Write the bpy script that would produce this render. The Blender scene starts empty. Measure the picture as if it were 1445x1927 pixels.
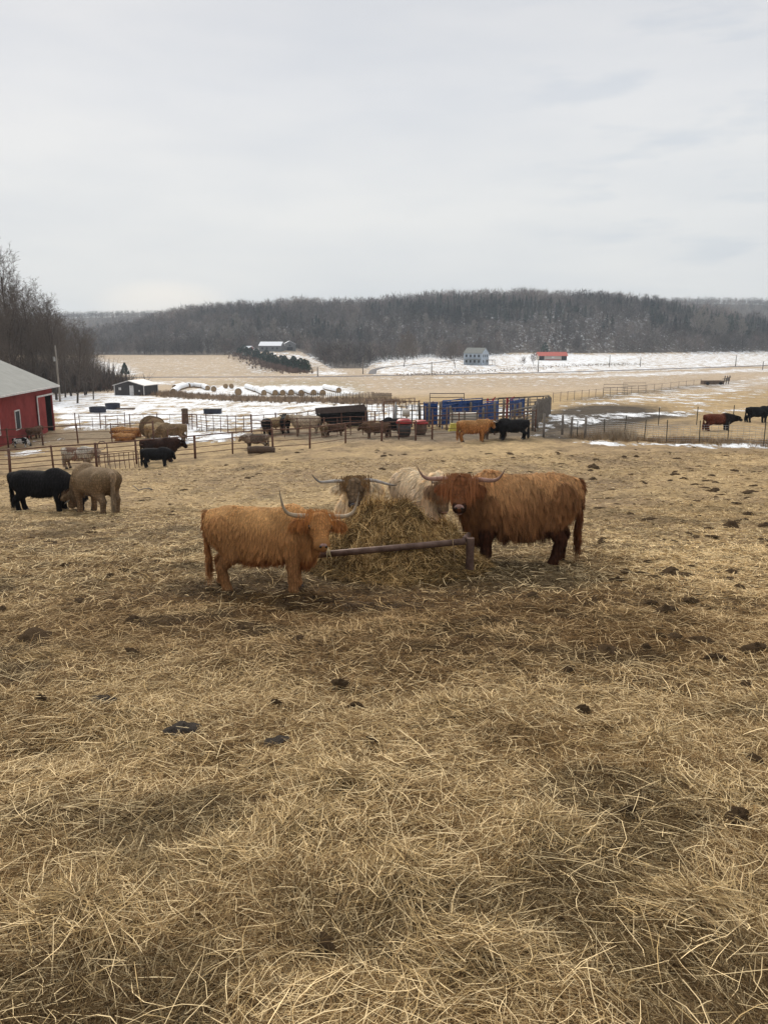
import bpy, math, random
import numpy as np
from mathutils import Vector, Matrix, Euler

SC = bpy.context.scene
COL = SC.collection
R = math.radians

# ------------------------------------------------------------------ camera
F_PX, CX, CY = 1448.0, 722.5, 963.5        # lens in photo pixels, photo centre
PITCH = R(12.6)
cd = bpy.data.cameras.new('camera'); cam = bpy.data.objects.new('camera', cd); COL.objects.link(cam)
cd.sensor_fit = 'VERTICAL'; cd.sensor_height = 24.0; cd.lens = 24.0 * F_PX / 1927.0
cd.clip_start = 0.05; cd.clip_end = 9000
cam.location = (0, 0, 0); cam.rotation_euler = (math.pi / 2 - PITCH, 0, 0)
SC.camera = cam

# ------------------------------------------------------------------ light
SUN_AZ, SUN_EL = R(-20), R(34)             # behind the cloud, ahead and to the left
w = bpy.data.worlds.new('World'); SC.world = w; w.use_nodes = True
nt = w.node_tree; N = nt.nodes; L = nt.links
for n in list(N): N.remove(n)
out = N.new('ShaderNodeOutputWorld'); bg = N.new('ShaderNodeBackground')
sky = N.new('ShaderNodeTexSky'); sky.sky_type = 'NISHITA'; sky.sun_disc = False
sky.sun_elevation = SUN_EL; sky.sun_rotation = SUN_AZ; sky.air_density = 1.0; sky.dust_density = 4.0
tc = N.new('ShaderNodeTexCoord')
sep = N.new('ShaderNodeSeparateXYZ'); L.new(tc.outputs['Generated'], sep.inputs[0])
ramp = N.new('ShaderNodeValToRGB'); L.new(sep.outputs['Z'], ramp.inputs[0])
e = ramp.color_ramp.elements
e[0].position = 0.0; e[0].color = (.83, .83, .81, 1)
e[1].position = 1.0; e[1].color = (1.15, 1.17, 1.20, 1)
for p, c in ((.06, (.82, .83, .82)), (.17, (.80, .815, .82)), (.27, (.775, .79, .81)), (.40, (.70, .715, .745)), (.72, (.85, .87, .90))):
    q = e.new(p); q.color = (*c, 1)
# cloud streaks
mp = N.new('ShaderNodeMapping'); mp.inputs['Scale'].default_value = (1.3, 1.3, 6.0)
L.new(tc.outputs['Generated'], mp.inputs[0])
ns = N.new('ShaderNodeTexNoise'); ns.inputs['Scale'].default_value = 1.9; ns.inputs['Detail'].default_value = 5
ns.inputs['Roughness'].default_value = .5; L.new(mp.outputs[0], ns.inputs['Vector'])
r2 = N.new('ShaderNodeValToRGB'); L.new(ns.outputs[0], r2.inputs[0])
r2.color_ramp.elements[0].position = .28; r2.color_ramp.elements[0].color = (.90, .92, .955, 1)
r2.color_ramp.elements[1].position = .62; r2.color_ramp.elements[1].color = (1.05, 1.04, 1.03, 1)
mul = N.new('ShaderNodeMixRGB'); mul.blend_type = 'MULTIPLY'; mul.inputs[0].default_value = 1
L.new(ramp.outputs[0], mul.inputs[1]); L.new(r2.outputs[0], mul.inputs[2])
# thin place in the cloud low on the left where the sun glows through
gd = Vector((-.275, 1, .040 * 2.6)).normalized()
dot = N.new('ShaderNodeVectorMath'); dot.operation = 'DOT_PRODUCT'; dot.inputs[1].default_value = gd
nrm = N.new('ShaderNodeVectorMath'); nrm.operation = 'NORMALIZE'
sv = N.new('ShaderNodeVectorMath'); sv.operation = 'MULTIPLY'; sv.inputs[1].default_value = (1, 1, 2.6); L.new(tc.outputs['Generated'], sv.inputs[0]); L.new(sv.outputs[0], nrm.inputs[0]); L.new(nrm.outputs[0], dot.inputs[0])
gr = N.new('ShaderNodeMapRange'); gr.inputs[1].default_value = .9955; gr.inputs[2].default_value = 1.0
gr.interpolation_type = 'SMOOTHSTEP'; L.new(dot.outputs['Value'], gr.inputs[0])
add = N.new('ShaderNodeMixRGB'); add.blend_type = 'ADD'; add.inputs[2].default_value = (.17, .11, .04, 1)
L.new(gr.outputs[0], add.inputs[0]); L.new(mul.outputs[0], add.inputs[1])
cd_ = Vector((.50, 1, .33)).normalized(); d2n = N.new('ShaderNodeVectorMath'); d2n.operation = 'DOT_PRODUCT'; d2n.inputs[1].default_value = cd_
n2n = N.new('ShaderNodeTexNoise'); n2n.inputs['Scale'].default_value = 6.5; n2n.inputs['Detail'].default_value = 5; L.new(mp.outputs[0], n2n.inputs['Vector'])
L.new(tc.outputs['Generated'], d2n.inputs[0]); g2 = N.new('ShaderNodeMapRange'); g2.inputs[1].default_value = .93; g2.inputs[2].default_value = .995; g2.interpolation_type = 'SMOOTHSTEP'; L.new(d2n.outputs['Value'], g2.inputs[0])
r3 = N.new('ShaderNodeMapRange'); r3.inputs[1].default_value = .50; r3.inputs[2].default_value = .66; L.new(n2n.outputs[0], r3.inputs[0])
mm = N.new('ShaderNodeMath'); mm.operation = 'MULTIPLY'; L.new(g2.outputs[0], mm.inputs[0]); L.new(r3.outputs[0], mm.inputs[1])
dk_ = N.new('ShaderNodeMixRGB'); dk_.blend_type = 'MULTIPLY'; dk_.inputs[2].default_value = (.88, .91, .945, 1); L.new(mm.outputs[0], dk_.inputs[0]); L.new(add.outputs[0], dk_.inputs[1]); add = dk_
mixs = N.new('ShaderNodeMixRGB'); mixs.inputs[0].default_value = .97
scl = N.new('ShaderNodeMixRGB'); scl.blend_type = 'MULTIPLY'; scl.inputs[0].default_value = 1; scl.inputs[2].default_value = (.08, .08, .08, 1)
L.new(sky.outputs[0], scl.inputs[1]); L.new(scl.outputs[0], mixs.inputs[1]); L.new(add.outputs[0], mixs.inputs[2])
L.new(mixs.outputs[0], bg.inputs[0]); bg.inputs[1].default_value = 1.0
L.new(bg.outputs[0], out.inputs[0])
ld = bpy.data.lights.new('sun', 'SUN'); ld.energy = 3.2; ld.angle = R(20); ld.color = (1, .92, .79)
sun = bpy.data.objects.new('sun', ld); COL.objects.link(sun)
sd = Vector((math.sin(SUN_AZ) * math.cos(SUN_EL), math.cos(SUN_AZ) * math.cos(SUN_EL), math.sin(SUN_EL)))
sun.rotation_euler = (-sd).to_track_quat('-Z', 'Y').to_euler(); sun.location = (0, 0, 60)
SC.view_settings.view_transform = 'Standard'; SC.view_settings.look = 'None'
SC.view_settings.exposure = 0.0; SC.view_settings.gamma = 1.0
SC.render.engine = 'CYCLES'
try:
    SC.cycles.max_bounces = 5; SC.cycles.diffuse_bounces = 3; SC.cycles.transparent_max_bounces = 6
    SC.cycles.volume_bounces = 0
except Exception: pass

# ------------------------------------------------------------------ numpy helpers
def ray(px, py):
    u = (np.asarray(px, float) - CX) / F_PX; v = (CY - np.asarray(py, float)) / F_PX
    c, s = math.cos(PITCH), math.sin(PITCH)
    return u, c + v * s, -s + v * c        # x, y, z
def slope_of(py):                          # z / Y of the ray at row py
    _, y, z = ray(0, py); return z / y
def project(x, y, z):
    c, s = math.cos(PITCH), math.sin(PITCH)
    d = np.maximum(y * c - z * s, 1e-3); up = y * s + z * c
    return CX + F_PX * x / d, CY - F_PX * up / d
def _hash(ix, iy, seed):
    h = (ix.astype(np.int64) * 374761393 + iy.astype(np.int64) * 668265263 + seed * 1274126177) & 0xffffffff
    h = ((h ^ (h >> 13)) * 1274126177) & 0xffffffff
    return ((h ^ (h >> 16)) & 0xffffff) / float(0xffffff)
def vnoise(x, y, seed=0):
    x = np.asarray(x, float); y = np.asarray(y, float)
    ix = np.floor(x); iy = np.floor(y); fx = x - ix; fy = y - iy
    fx = fx * fx * (3 - 2 * fx); fy = fy * fy * (3 - 2 * fy)
    a = _hash(ix, iy, seed); b = _hash(ix + 1, iy, seed); c = _hash(ix, iy + 1, seed); d = _hash(ix + 1, iy + 1, seed)
    return (a * (1 - fx) + b * fx) * (1 - fy) + (c * (1 - fx) + d * fx) * fy
def fbm(x, y, seed=0, o=4):
    t = 0; a = .5; f = 1.0
    for i in range(o):
        t = t + a * vnoise(x * f + 17.3 * i, y * f - 9.1 * i, seed + i); a *= .5; f *= 2.03
    return t / (1 - .5 ** o)
def sstep(a, b, x):
    t = np.clip((np.asarray(x, float) - a) / (b - a), 0, 1); return t * t * (3 - 2 * t)
def pip(poly, x, y):
    ins = np.zeros(np.shape(x), bool); n = len(poly)
    for i in range(n):
        x0, y0 = poly[i]; x1, y1 = poly[(i + 1) % n]
        c = ((y0 > y) != (y1 > y)); t = (x1 - x0) * (y - y0) / ((y1 - y0) if y1 != y0 else 1e-9) + x0
        ins ^= c & (x < t)
    return ins

def link(o, parent=None):
    COL.objects.link(o)
    if parent is not None: o.parent = parent
    return o
def npmesh(name, V, Fc, mat=None, parent=None, smooth=False, col=None, attrs=None):
    """V (n,3); Fc (m,k) one array or list of arrays of faces; col (n,3) vertex colours"""
    me = bpy.data.meshes.new(name)
    V = np.ascontiguousarray(V, np.float32)
    arrs = Fc if isinstance(Fc, list) else [Fc]
    arrs = [np.asarray(a, np.int32) for a in arrs if len(a)]
    tot = sum(a.size for a in arrs); nf = sum(len(a) for a in arrs)
    me.vertices.add(len(V)); me.vertices.foreach_set('co', V.ravel())
    me.loops.add(tot); me.loops.foreach_set('vertex_index', np.concatenate([a.ravel() for a in arrs]))
    sizes = np.concatenate([np.full(len(a), a.shape[1], np.int32) for a in arrs])
    me.polygons.add(nf); st = np.zeros(nf, np.int32); st[1:] = np.cumsum(sizes)[:-1]
    me.polygons.foreach_set('loop_start', st)
    try: me.polygons.foreach_set('loop_total', sizes)
    except Exception: pass
    me.polygons.foreach_set('use_smooth', np.full(nf, smooth, bool))
    if col is not None:
        ca = me.color_attributes.new('Col', 'FLOAT_COLOR', 'POINT')
        c4 = np.ones((len(V), 4), np.float32); c4[:, :3] = col; ca.data.foreach_set('color', c4.ravel())
    for k, a in (attrs or {}).items():
        at = me.attributes.new(k, 'FLOAT', 'POINT'); at.data.foreach_set('value', np.asarray(a, np.float32).ravel())
    me.update(calc_edges=True)
    if mat: me.materials.append(mat)
    o = bpy.data.objects.new(name, me)
    return link(o, parent)
def tag(o, label=None, cat=None, group=None, kind=None):
    if label: o['label'] = label
    if cat: o['category'] = cat
    if group: o['group'] = group
    if kind: o['kind'] = kind
    return o
def empty(name, loc, rz=0.0, label=None, cat=None, group=None):
    o = bpy.data.objects.new(name, None); o.empty_display_size = .2
    COL.objects.link(o); o.location = loc; o.rotation_euler = (0, 0, rz)
    return tag(o, label, cat, group)
def copy_tree(o, parent=None):
    c = o.copy(); COL.objects.link(c); c.parent = parent
    for ch in list(o.children): copy_tree(ch, c)
    return c

# mesh collector for built things
class MB:
    def __init__(s): s.V = []; s.Q = []; s.T = []; s.n = 0
    def add(s, v, q=None, t=None):
        v = np.asarray(v, float).reshape(-1, 3); s.V.append(v)
        if q is not None and len(q): s.Q.append(np.asarray(q) + s.n)
        if t is not None and len(t): s.T.append(np.asarray(t) + s.n)
        s.n += len(v); return s
    def box(s, c, size, rz=0.0, tilt=(0, 0)):
        x, y, z = [d / 2 for d in size]
        v = np.array([(-x, -y, -z), (x, -y, -z), (x, y, -z), (-x, y, -z), (-x, -y, z), (x, -y, z), (x, y, z), (-x, y, z)])
        m = np.array(Euler((tilt[0], tilt[1], rz)).to_matrix())
        return s.add(v @ m.T + np.array(c), [(0, 3, 2, 1), (4, 5, 6, 7), (0, 1, 5, 4), (1, 2, 6, 5), (2, 3, 7, 6), (3, 0, 4, 7)])
    def tube(s, pts, rad, n=8, cap=True):
        pts = np.asarray(pts, float); k = len(pts); rad = np.broadcast_to(rad, (k,)).astype(float)
        up = None; rings = []
        for i in range(k):
            d = pts[min(i + 1, k - 1)] - pts[max(i - 1, 0)]; d = d / (np.linalg.norm(d) + 1e-9)
            if up is None:
                a = np.array((0, 0, 1.)) if abs(d[2]) < .9 else np.array((1., 0, 0))
                up = np.cross(d, a); up /= np.linalg.norm(up)
            up = up - d * np.dot(up, d); up /= np.linalg.norm(up); sd_ = np.cross(d, up)
            th = np.linspace(0, 2 * np.pi, n, endpoint=False)
            rings.append(pts[i] + rad[i] * (np.cos(th)[:, None] * up + np.sin(th)[:, None] * sd_))
        v = np.concatenate(rings); q = []
        for i in range(k - 1):
            for j in range(n):
                a = i * n + j; b = i * n + (j + 1) % n; q.append((a, b, b + n, a + n))
        t = []
        if cap:
            v = np.concatenate([v, pts[:1], pts[-1:]]); c0 = k * n; c1 = c0 + 1
            for j in range(n):
                t.append((c0, (j + 1) % n, j)); t.append((c1, (k - 1) * n + j, (k - 1) * n + (j + 1) % n))
        return s.add(v, q, t)
    def poly(s, pts):
        pts = np.asarray(pts, float)
        if len(pts) == 4: return s.add(pts, [(0, 1, 2, 3)])
        return s.add(pts, None, [(0, i, i + 1) for i in range(1, len(pts) - 1)])
    def prism(s, prof, a, b):
        """closed outline prof (list of xyz at a) extruded by vector b-a"""
        p = np.asarray(prof, float); n = len(p); o = np.asarray(b, float) - np.asarray(a, float)
        v = np.concatenate([p, p + o])
        q = [(i, (i + 1) % n, (i + 1) % n + n, i + n) for i in range(n)]
        t = [(0, i + 1, i) for i in range(1, n - 1)] + [(n, n + i, n + i + 1) for i in range(1, n - 1)]
        return s.add(v, q, t)
    def ell(s, c, r, nu=14, nv=9, rot=None):
        th = np.linspace(0, 2 * np.pi, nu, endpoint=False); ph = np.linspace(0, np.pi, nv + 1)
        v = np.array([(math.sin(b) * math.cos(a), math.sin(b) * math.sin(a), math.cos(b)) for b in ph for a in th]) * np.asarray(r)
        if rot is not None: v = v @ np.asarray(rot).T
        q = [(i * nu + j, (i + 1) * nu + j, (i + 1) * nu + (j + 1) % nu, i * nu + (j + 1) % nu) for i in range(nv) for j in range(nu)]
        return s.add(v + np.asarray(c), q)
    def build(s, name, mat, parent=None, smooth=False, col=None):
        arr = []
        if s.Q: arr.append(np.concatenate(s.Q))
        if s.T: arr.append(np.concatenate(s.T))
        V = np.concatenate(s.V)
        if col is not None: col = np.broadcast_to(np.asarray(col, float), (len(V), 3))
        return npmesh(name, V, arr, mat, parent, smooth, col)

def ribbons(P, W, S, col, tipcol=None):
    """P (N,K,3) points, W (N,K) half widths, S (N,3) or (N,K,3) sideways -> verts, quads, colours"""
    n, k, _ = P.shape
    if S.ndim == 2: S = S[:, None, :]
    V = np.stack([P - S * W[..., None], P + S * W[..., None]], 2).reshape(-1, 3)
    b = (np.arange(n)[:, None] * k + np.arange(k - 1)[None, :]).ravel() * 2
    Q = np.stack([b, b + 1, b + 3, b + 2], 1)
    if tipcol is None: C = np.repeat(col, 2 * k, 0)
    else:
        t = np.linspace(0, 1, k)[None, :, None]; C = col[:, None] * (1 - t) + tipcol[:, None] * t
        C = np.repeat(C.reshape(-1, 3), 2, 0)
    return V, Q, C
def segtubes(A, B, ra, rb, n=3):
    A = np.asarray(A, float); B = np.asarray(B, float); m = len(A)
    d = B - A; d /= np.linalg.norm(d, axis=1, keepdims=True) + 1e-9
    a = np.where(np.abs(d[:, 2:3]) < .9, np.array([[0, 0, 1.]]), np.array([[1., 0, 0]]))
    u = np.cross(d, a); u /= np.linalg.norm(u, axis=1, keepdims=True); v = np.cross(d, u)
    th = np.arange(n) * 2 * np.pi / n
    off = np.cos(th)[None, :, None] * u[:, None] + np.sin(th)[None, :, None] * v[:, None]
    V = np.concatenate([A[:, None] + off * np.asarray(ra)[:, None, None], B[:, None] + off * np.asarray(rb)[:, None, None]], 1).reshape(-1, 3)
    base = np.arange(m)[:, None] * 2 * n; j = np.arange(n)[None, :]; j2 = (j + 1) % n
    Q = np.stack([base + j, base + j2, base + j2 + n, base + j + n], -1).reshape(-1, 4)
    return V, Q
def unit(a): return a / (np.linalg.norm(a, axis=-1, keepdims=True) + 1e-9)

# ------------------------------------------------------------------ materials
def nodes(name):
    m = bpy.data.materials.new(name); m.use_nodes = True
    b = m.node_tree.nodes['Principled BSDF']; return m, m.node_tree.nodes, m.node_tree.links, b
def mat_vc(name, rough=.85, spec=.2, scale=0, amt=.3, bump=0, trans=0, sub=0):
    m, N, L, b = nodes(name)
    a = N.new('ShaderNodeVertexColor'); a.layer_name = 'Col'; src = a.outputs[0]
    if scale:
        tcn = N.new('ShaderNodeTexCoord'); no = N.new('ShaderNodeTexNoise'); no.inputs['Scale'].default_value = scale; no.inputs['Detail'].default_value = 5
        L.new(tcn.outputs['Object'], no.inputs['Vector'])
        mr = N.new('ShaderNodeMapRange'); mr.inputs[1].default_value = .25; mr.inputs[2].default_value = .75
        mr.inputs[3].default_value = 1 - amt; mr.inputs[4].default_value = 1 + amt; L.new(no.outputs[0], mr.inputs[0])
        mx = N.new('ShaderNodeVectorMath'); mx.operation = 'SCALE'; L.new(src, mx.inputs[0]); L.new(mr.outputs[0], mx.inputs['Scale']); src = mx.outputs[0]
        if bump:
            bp = N.new('ShaderNodeBump'); bp.inputs['Strength'].default_value = bump; bp.inputs['Distance'].default_value = .02
            L.new(no.outputs[0], bp.inputs['Height']); L.new(bp.outputs[0], b.inputs['Normal'])
    L.new(src, b.inputs['Base Color']); b.inputs['Roughness'].default_value = rough
    b.inputs['Specular IOR Level'].default_value = spec
    if trans:
        tr = N.new('ShaderNodeBsdfTranslucent'); L.new(src, tr.inputs[0]); ms = N.new('ShaderNodeMixShader'); ms.inputs[0].default_value = trans
        o = [x for x in N if x.type == 'OUTPUT_MATERIAL'][0]
        L.new(b.outputs[0], ms.inputs[1]); L.new(tr.outputs[0], ms.inputs[2]); L.new(ms.outputs[0], o.inputs[0])
    return m
def mat_c(name, c1, c2=None, scale=6.0, rough=.7, metal=0, bump=.2, detail=6, lo=.35, hi=.65, spec=.3, stretch=(1, 1, 1), dist=.01):
    m, N, L, b = nodes(name); c2 = c2 or tuple(v * .7 for v in c1)
    tcn = N.new('ShaderNodeTexCoord'); mpn = N.new('ShaderNodeMapping'); mpn.inputs['Scale'].default_value = stretch
    L.new(tcn.outputs['Object'], mpn.inputs[0])
    no = N.new('ShaderNodeTexNoise'); no.inputs['Scale'].default_value = scale; no.inputs['Detail'].default_value = detail; no.inputs['Roughness'].default_value = .65
    L.new(mpn.outputs[0], no.inputs['Vector'])
    rp = N.new('ShaderNodeValToRGB'); rp.color_ramp.elements[0].position = lo; rp.color_ramp.elements[1].position = hi
    rp.color_ramp.elements[0].color = (*c1, 1); rp.color_ramp.elements[1].color = (*c2, 1); L.new(no.outputs[0], rp.inputs[0])
    L.new(rp.outputs[0], b.inputs['Base Color']); b.inputs['Roughness'].default_value = rough; b.inputs['Metallic'].default_value = metal
    b.inputs['Specular IOR Level'].default_value = spec
    if bump:
        bp = N.new('ShaderNodeBump'); bp.inputs['Strength'].default_value = bump; bp.inputs['Distance'].default_value = dist
        L.new(no.outputs[0], bp.inputs['Height']); L.new(bp.outputs[0], b.inputs['Normal'])
    return m
def mat_siding(name, c1, c2, per_m=4.0, rough=.55):
    """ribbed sheet metal with grime"""
    m = mat_c(name, c1, c2, 1.3, max(rough, .8), 0, 0, lo=.30, hi=.70, spec=.08); N = m.node_tree.nodes; L = m.node_tree.links; b = N['Principled BSDF']
    tcn = N.new('ShaderNodeTexCoord'); wv = N.new('ShaderNodeTexWave'); wv.bands_direction = 'DIAGONAL'; wv.inputs['Scale'].default_value = per_m * .1
    mpn = N.new('ShaderNodeMapping'); mpn.inputs['Scale'].default_value = (7, 7, 0.0); L.new(tcn.outputs['Object'], mpn.inputs[0]); L.new(mpn.outputs[0], wv.inputs['Vector'])
    bp = N.new('ShaderNodeBump'); bp.inputs['Strength'].default_value = .5; bp.inputs['Distance'].default_value = .04
    L.new(wv.outputs[0], bp.inputs['Height']); L.new(bp.outputs[0], b.inputs['Normal'])
    return m

M = {}
M['straw'] = mat_vc('straw', .8, .08, trans=.12)
M['hay'] = mat_vc('hay', .9, .05, trans=.08)
M['coat'] = mat_vc('coat', .8, .07, trans=.08)
M['hide'] = mat_vc('hide', .85, .1)
M['bark_vc'] = mat_vc('bark', .95, .05)
M['leafy'] = mat_vc('evergreen', .85, .1)
M['horn'] = mat_vc('horn', .55, .15, scale=14, amt=.25)
M['rust'] = mat_c('rusty_pipe', (.085, .038, .024), (.17, .085, .055), 9, .75, .2, .3)
M['rust2'] = mat_c('rusty_brown_pipe', (.10, .062, .046), (.20, .13, .10), 12, .7, .2, .4)
M['oldpipe'] = mat_c('old_heavy_pipe', (.070, .038, .026), (.165, .105, .08), 7, .6, .3, .5)
M['darkpipe'] = mat_c('dark_pipe', (.04, .04, .042), (.09, .07, .06), 9, .6, .3, .2)
M['galv'] = mat_c('galvanised', (.30, .31, .32), (.42, .42, .42), 5, .45, .6, .1)
M['wood'] = mat_c('grey_weathered_wood', (.10, .085, .07), (.24, .21, .18), 6, .9, 0, .6, stretch=(4, 4, .5))
M['woodbr'] = mat_c('brown_wood', (.07, .045, .03), (.16, .11, .075), 6, .9, 0, .5, stretch=(4, 4, .5))
M['red'] = mat_siding('red_siding', (.20, .034, .030), (.31, .062, .055))
M['redpanel'] = mat_siding('red_door_sheet', (.22, .038, .034), (.33, .068, .06))
M['roof'] = mat_siding('pale_metal_roof', (.27, .27, .25), (.33, .33, .31), rough=.95)
M['white'] = mat_c('white_trim', (.72, .70, .68), (.55, .52, .5), 3, .6, 0, .05)
M['dark'] = mat_c('dark_inside', (.012, .011, .010), (.03, .026, .024), 3, .9, 0, 0)
M['shed'] = mat_siding('dark_shed_siding', (.060, .055, .055), (.085, .078, .076))
M['black'] = mat_c('black_steel', (.015, .015, .017), (.035, .032, .032), 4, .6, 0, .1)
M['brownsteel'] = mat_c('brown_steel', (.055, .04, .036), (.09, .065, .055), 4, .6, 0, .1)
M['blue'] = mat_c('blue_paint', (.014, .045, .15), (.025, .08, .27), 2.2, .5, 0, .1)
M['navy'] = mat_c('dark_blue_plastic', (.012, .016, .035), (.03, .034, .05), 3, .6, 0, .1)
M['redpaint'] = mat_c('red_paint', (.40, .03, .03), (.28, .03, .03), 3, .5, 0, .1)
M['yellow'] = mat_c('yellow_plastic', (.62, .52, .09), (.48, .40, .08), 2, .5, 0, .1)
M['blackplastic'] = mat_c('black_plastic', (.02, .021, .022), (.045, .04, .036), 3, .5, 0, .1)
M['snow'] = mat_c('snow', (.82, .84, .87), (.88, .89, .91), 3, .8, 0, .3)
M['bale'] = mat_c('bale_straw', (.34, .23, .13), (.22, .15, .08), 7, .95, 0, .6)
M['asphalt'] = mat_c('asphalt', (.085, .08, .085), (.12, .11, .11), 1, .9, 0, 0)
M['redroof'] = mat_c('red_roof_sheet', (.58, .13, .09), (.46, .10, .07), 1, .6, 0, 0)
M['cream'] = mat_c('cream_wall', (.52, .47, .40), (.42, .38, .33), 1, .8, 0, 0)
M['housewhite'] = mat_c('white_house_wall', (.44, .50, .57), (.36, .41, .47), 1, .8, 0, 0)
M['shingle'] = mat_c('grey_shingle', (.16, .17, .155), (.22, .22, .20), 2, .9, 0, 0)
M['glass'] = mat_c('dark_window', (.015, .016, .02), (.03, .032, .036), 2, .6, 0, 0)
M['greyhouse'] = mat_c('grey_house_wall', (.13, .14, .15), (.18, .18, .18), 1, .8, 0, 0)
M['dung'] = mat_c('dung', (.040, .025, .013), (.085, .056, .032), 14, 1.0, 0, .8, dist=.02, spec=.03)
M['dungdry'] = mat_c('dry_dung', (.085, .072, .062), (.042, .034, .027), 18, 1.0, 0, .9, dist=.02, spec=.03)
M['eye'] = mat_c('eye', (.006, .005, .005), (.01, .008, .006), 3, .1, 0, 0, spec=.6)
M['nosepink'] = mat_c('pink_nose', (.42, .26, .22), (.28, .16, .13), 22, .45, 0, .2)
M['nosegrey'] = mat_c('grey_nose', (.055, .05, .05), (.09, .08, .08), 22, .45, 0, .2)
M['hoof'] = mat_c('hoof', (.03, .024, .02), (.06, .05, .04), 10, .6, 0, .1)
M['wire'] = mat_c('wire', (.22, .20, .18), (.14, .12, .10), 8, .6, .4, 0)
M['tpost'] = mat_c('tpost', (.04, .045, .035), (.09, .07, .05), 8, .7, .2, 0)
M['stone'] = mat_c('log', (.11, .07, .045), (.07, .045, .03), 8, .9, 0, .5)

# ------------------------------------------------------------------ terrain height
CPX = np.array([-900, -300, 100, 400, 722, 1050, 1445, 1800, 2400], float)
YR = np.array([-40, 0, 10.2, 12.6, 21, 30, 40, 48, 55, 65, 80, 100, 150, 200, 300, 360, 450, 590, 680, 790, 900, 1020, 1400, 1550, 1900, 2600], float)
SKY_PX = [-900, -300, 60, 135, 200, 260, 305, 340, 400, 450, 500, 560, 620, 660, 700, 760, 830, 900, 1000, 1080, 1160, 1240, 1300, 1350, 1400, 1445, 1800, 2400]
SKY_PY = [620, 626, 628, 627, 621, 608, 592, 580, 572, 566, 565, 567, 573, 567, 558, 551, 549, 550, 551, 550, 553, 562, 576, 588, 597, 605, 624, 624]
FAR_PX = [-900, 135, 330, 450, 700, 1000, 1100, 1200, 1300, 1445, 2400]
FAR_PY = [575, 583, 580, 590, 610, 600, 572, 557, 554, 557, 560]
PXF = np.linspace(-900, 2400, 331)
def rowz(vals): return np.interp(PXF, CPX, vals)
rows = []
near = {-40: -0.2, 0: -1.75, 10.2: -3.43, 12.6: -3.70, 21: -4.64}
T = {30: [-5.9, -5.85, -5.75, -5.5, -5.3, -5.2, -5.1, -5.0, -4.9],
     40: [-7.1, -6.95, -6.8, -6.2, -5.8, -5.6, -5.4, -5.3, -5.1],
     48: [-7.4, -7.2, -7.1, -6.55, -6.05, -5.85, -5.75, -5.7, -5.4],
     55: [-7.4, -7.2, -7.1, -6.8, -6.35, -6.1, -6.05, -5.9, -5.6],
     65: [-7.5, -7.3, -7.3, -7.1, -6.75, -6.5, -6.45, -6.3, -6.0],
     80: [-8.1, -8.0, -8.0, -7.85, -7.4, -7.1, -6.9, -6.7, -6.4],
     100: [-9.0, -8.9, -8.9, -8.8, -8.3, -7.8, -7.45, -7.2, -6.8],
     150: [-10.6, -10.5, -10.5, -10.6, -10.2, -9.5, -8.9, -8.4, -7.8],
     200: [-12, -12, -12.1, -12.2, -12.1, -11.5, -9.9, -9.0, -8.4],
     300: [-13.3, -13.3, -13.3, -13.3, -13.3, -13.1, -11.9, -10.8, -10],
     360: [-13.5, -13.5, -13.5, -13.5, -13.6, -13.5, -12.9, -12.2, -12],
     450: [-13.5, -13.5, -13.4, -13.4, -13.4, -13.3, -12.9, -12.6, -12.4],
     590: [-12.6, -12.6, -12.6, -12.6, -12.4, -11.5, -11.2, -11, -11]}
sky_s = slope_of(np.interp(PXF, SKY_PX, SKY_PY)); far_s = slope_of(np.interp(PXF, FAR_PX, FAR_PY))
for y in YR:
    if y in near: rows.append(np.full_like(PXF, near[y]))
    elif y in T: rows.append(rowz(T[y]))
    elif y == 680: rows.append((sky_s * 800 - 12) * .5 - 4)
    elif y == 790: rows.append(sky_s * 790 - 11)
    elif y == 900: rows.append(sky_s * 800 - 13)
    elif y == 1020: rows.append(np.minimum(sky_s * 800 - 26, far_s * 1000 - 40))
    elif y == 1400: rows.append(far_s * 1400 - 13)
    elif y == 1550: rows.append(far_s * 1400 - 14)
    elif y == 1900: rows.append(far_s * 1400 - 40)
    else: rows.append(far_s * 0 - 20)
rows = np.array(rows)
# finer smooth table over warped distance q
def warp(Y): return np.where(np.asarray(Y) < 20, np.asarray(Y) / 20.0, 1 + np.log(np.maximum(Y, 1e-3) / 20.0))
QF = np.linspace(warp(-40), warp(2600), 900)
qk = warp(YR)
TAB = np.stack([np.interp(QF, qk, rows[:, j]) for j in range(len(PXF))], 1)
def smooth1(a, s, ax):
    k = np.exp(-.5 * (np.arange(-3 * s, 3 * s + 1) / s) ** 2); k /= k.sum()
    p = [(0, 0), (0, 0)]; p[ax] = (3 * s, 3 * s); a = np.pad(a, p, 'edge')
    return np.apply_along_axis(lambda v: np.convolve(v, k, 'valid'), ax, a)
TABS = smooth1(smooth1(TAB, 12, 0), 4, 1); TABF = smooth1(smooth1(TAB, 4, 0), 3, 1)
wq = sstep(warp(400), warp(650), QF)[:, None]; TAB = TABS * (1 - wq) + TABF * wq
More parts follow.
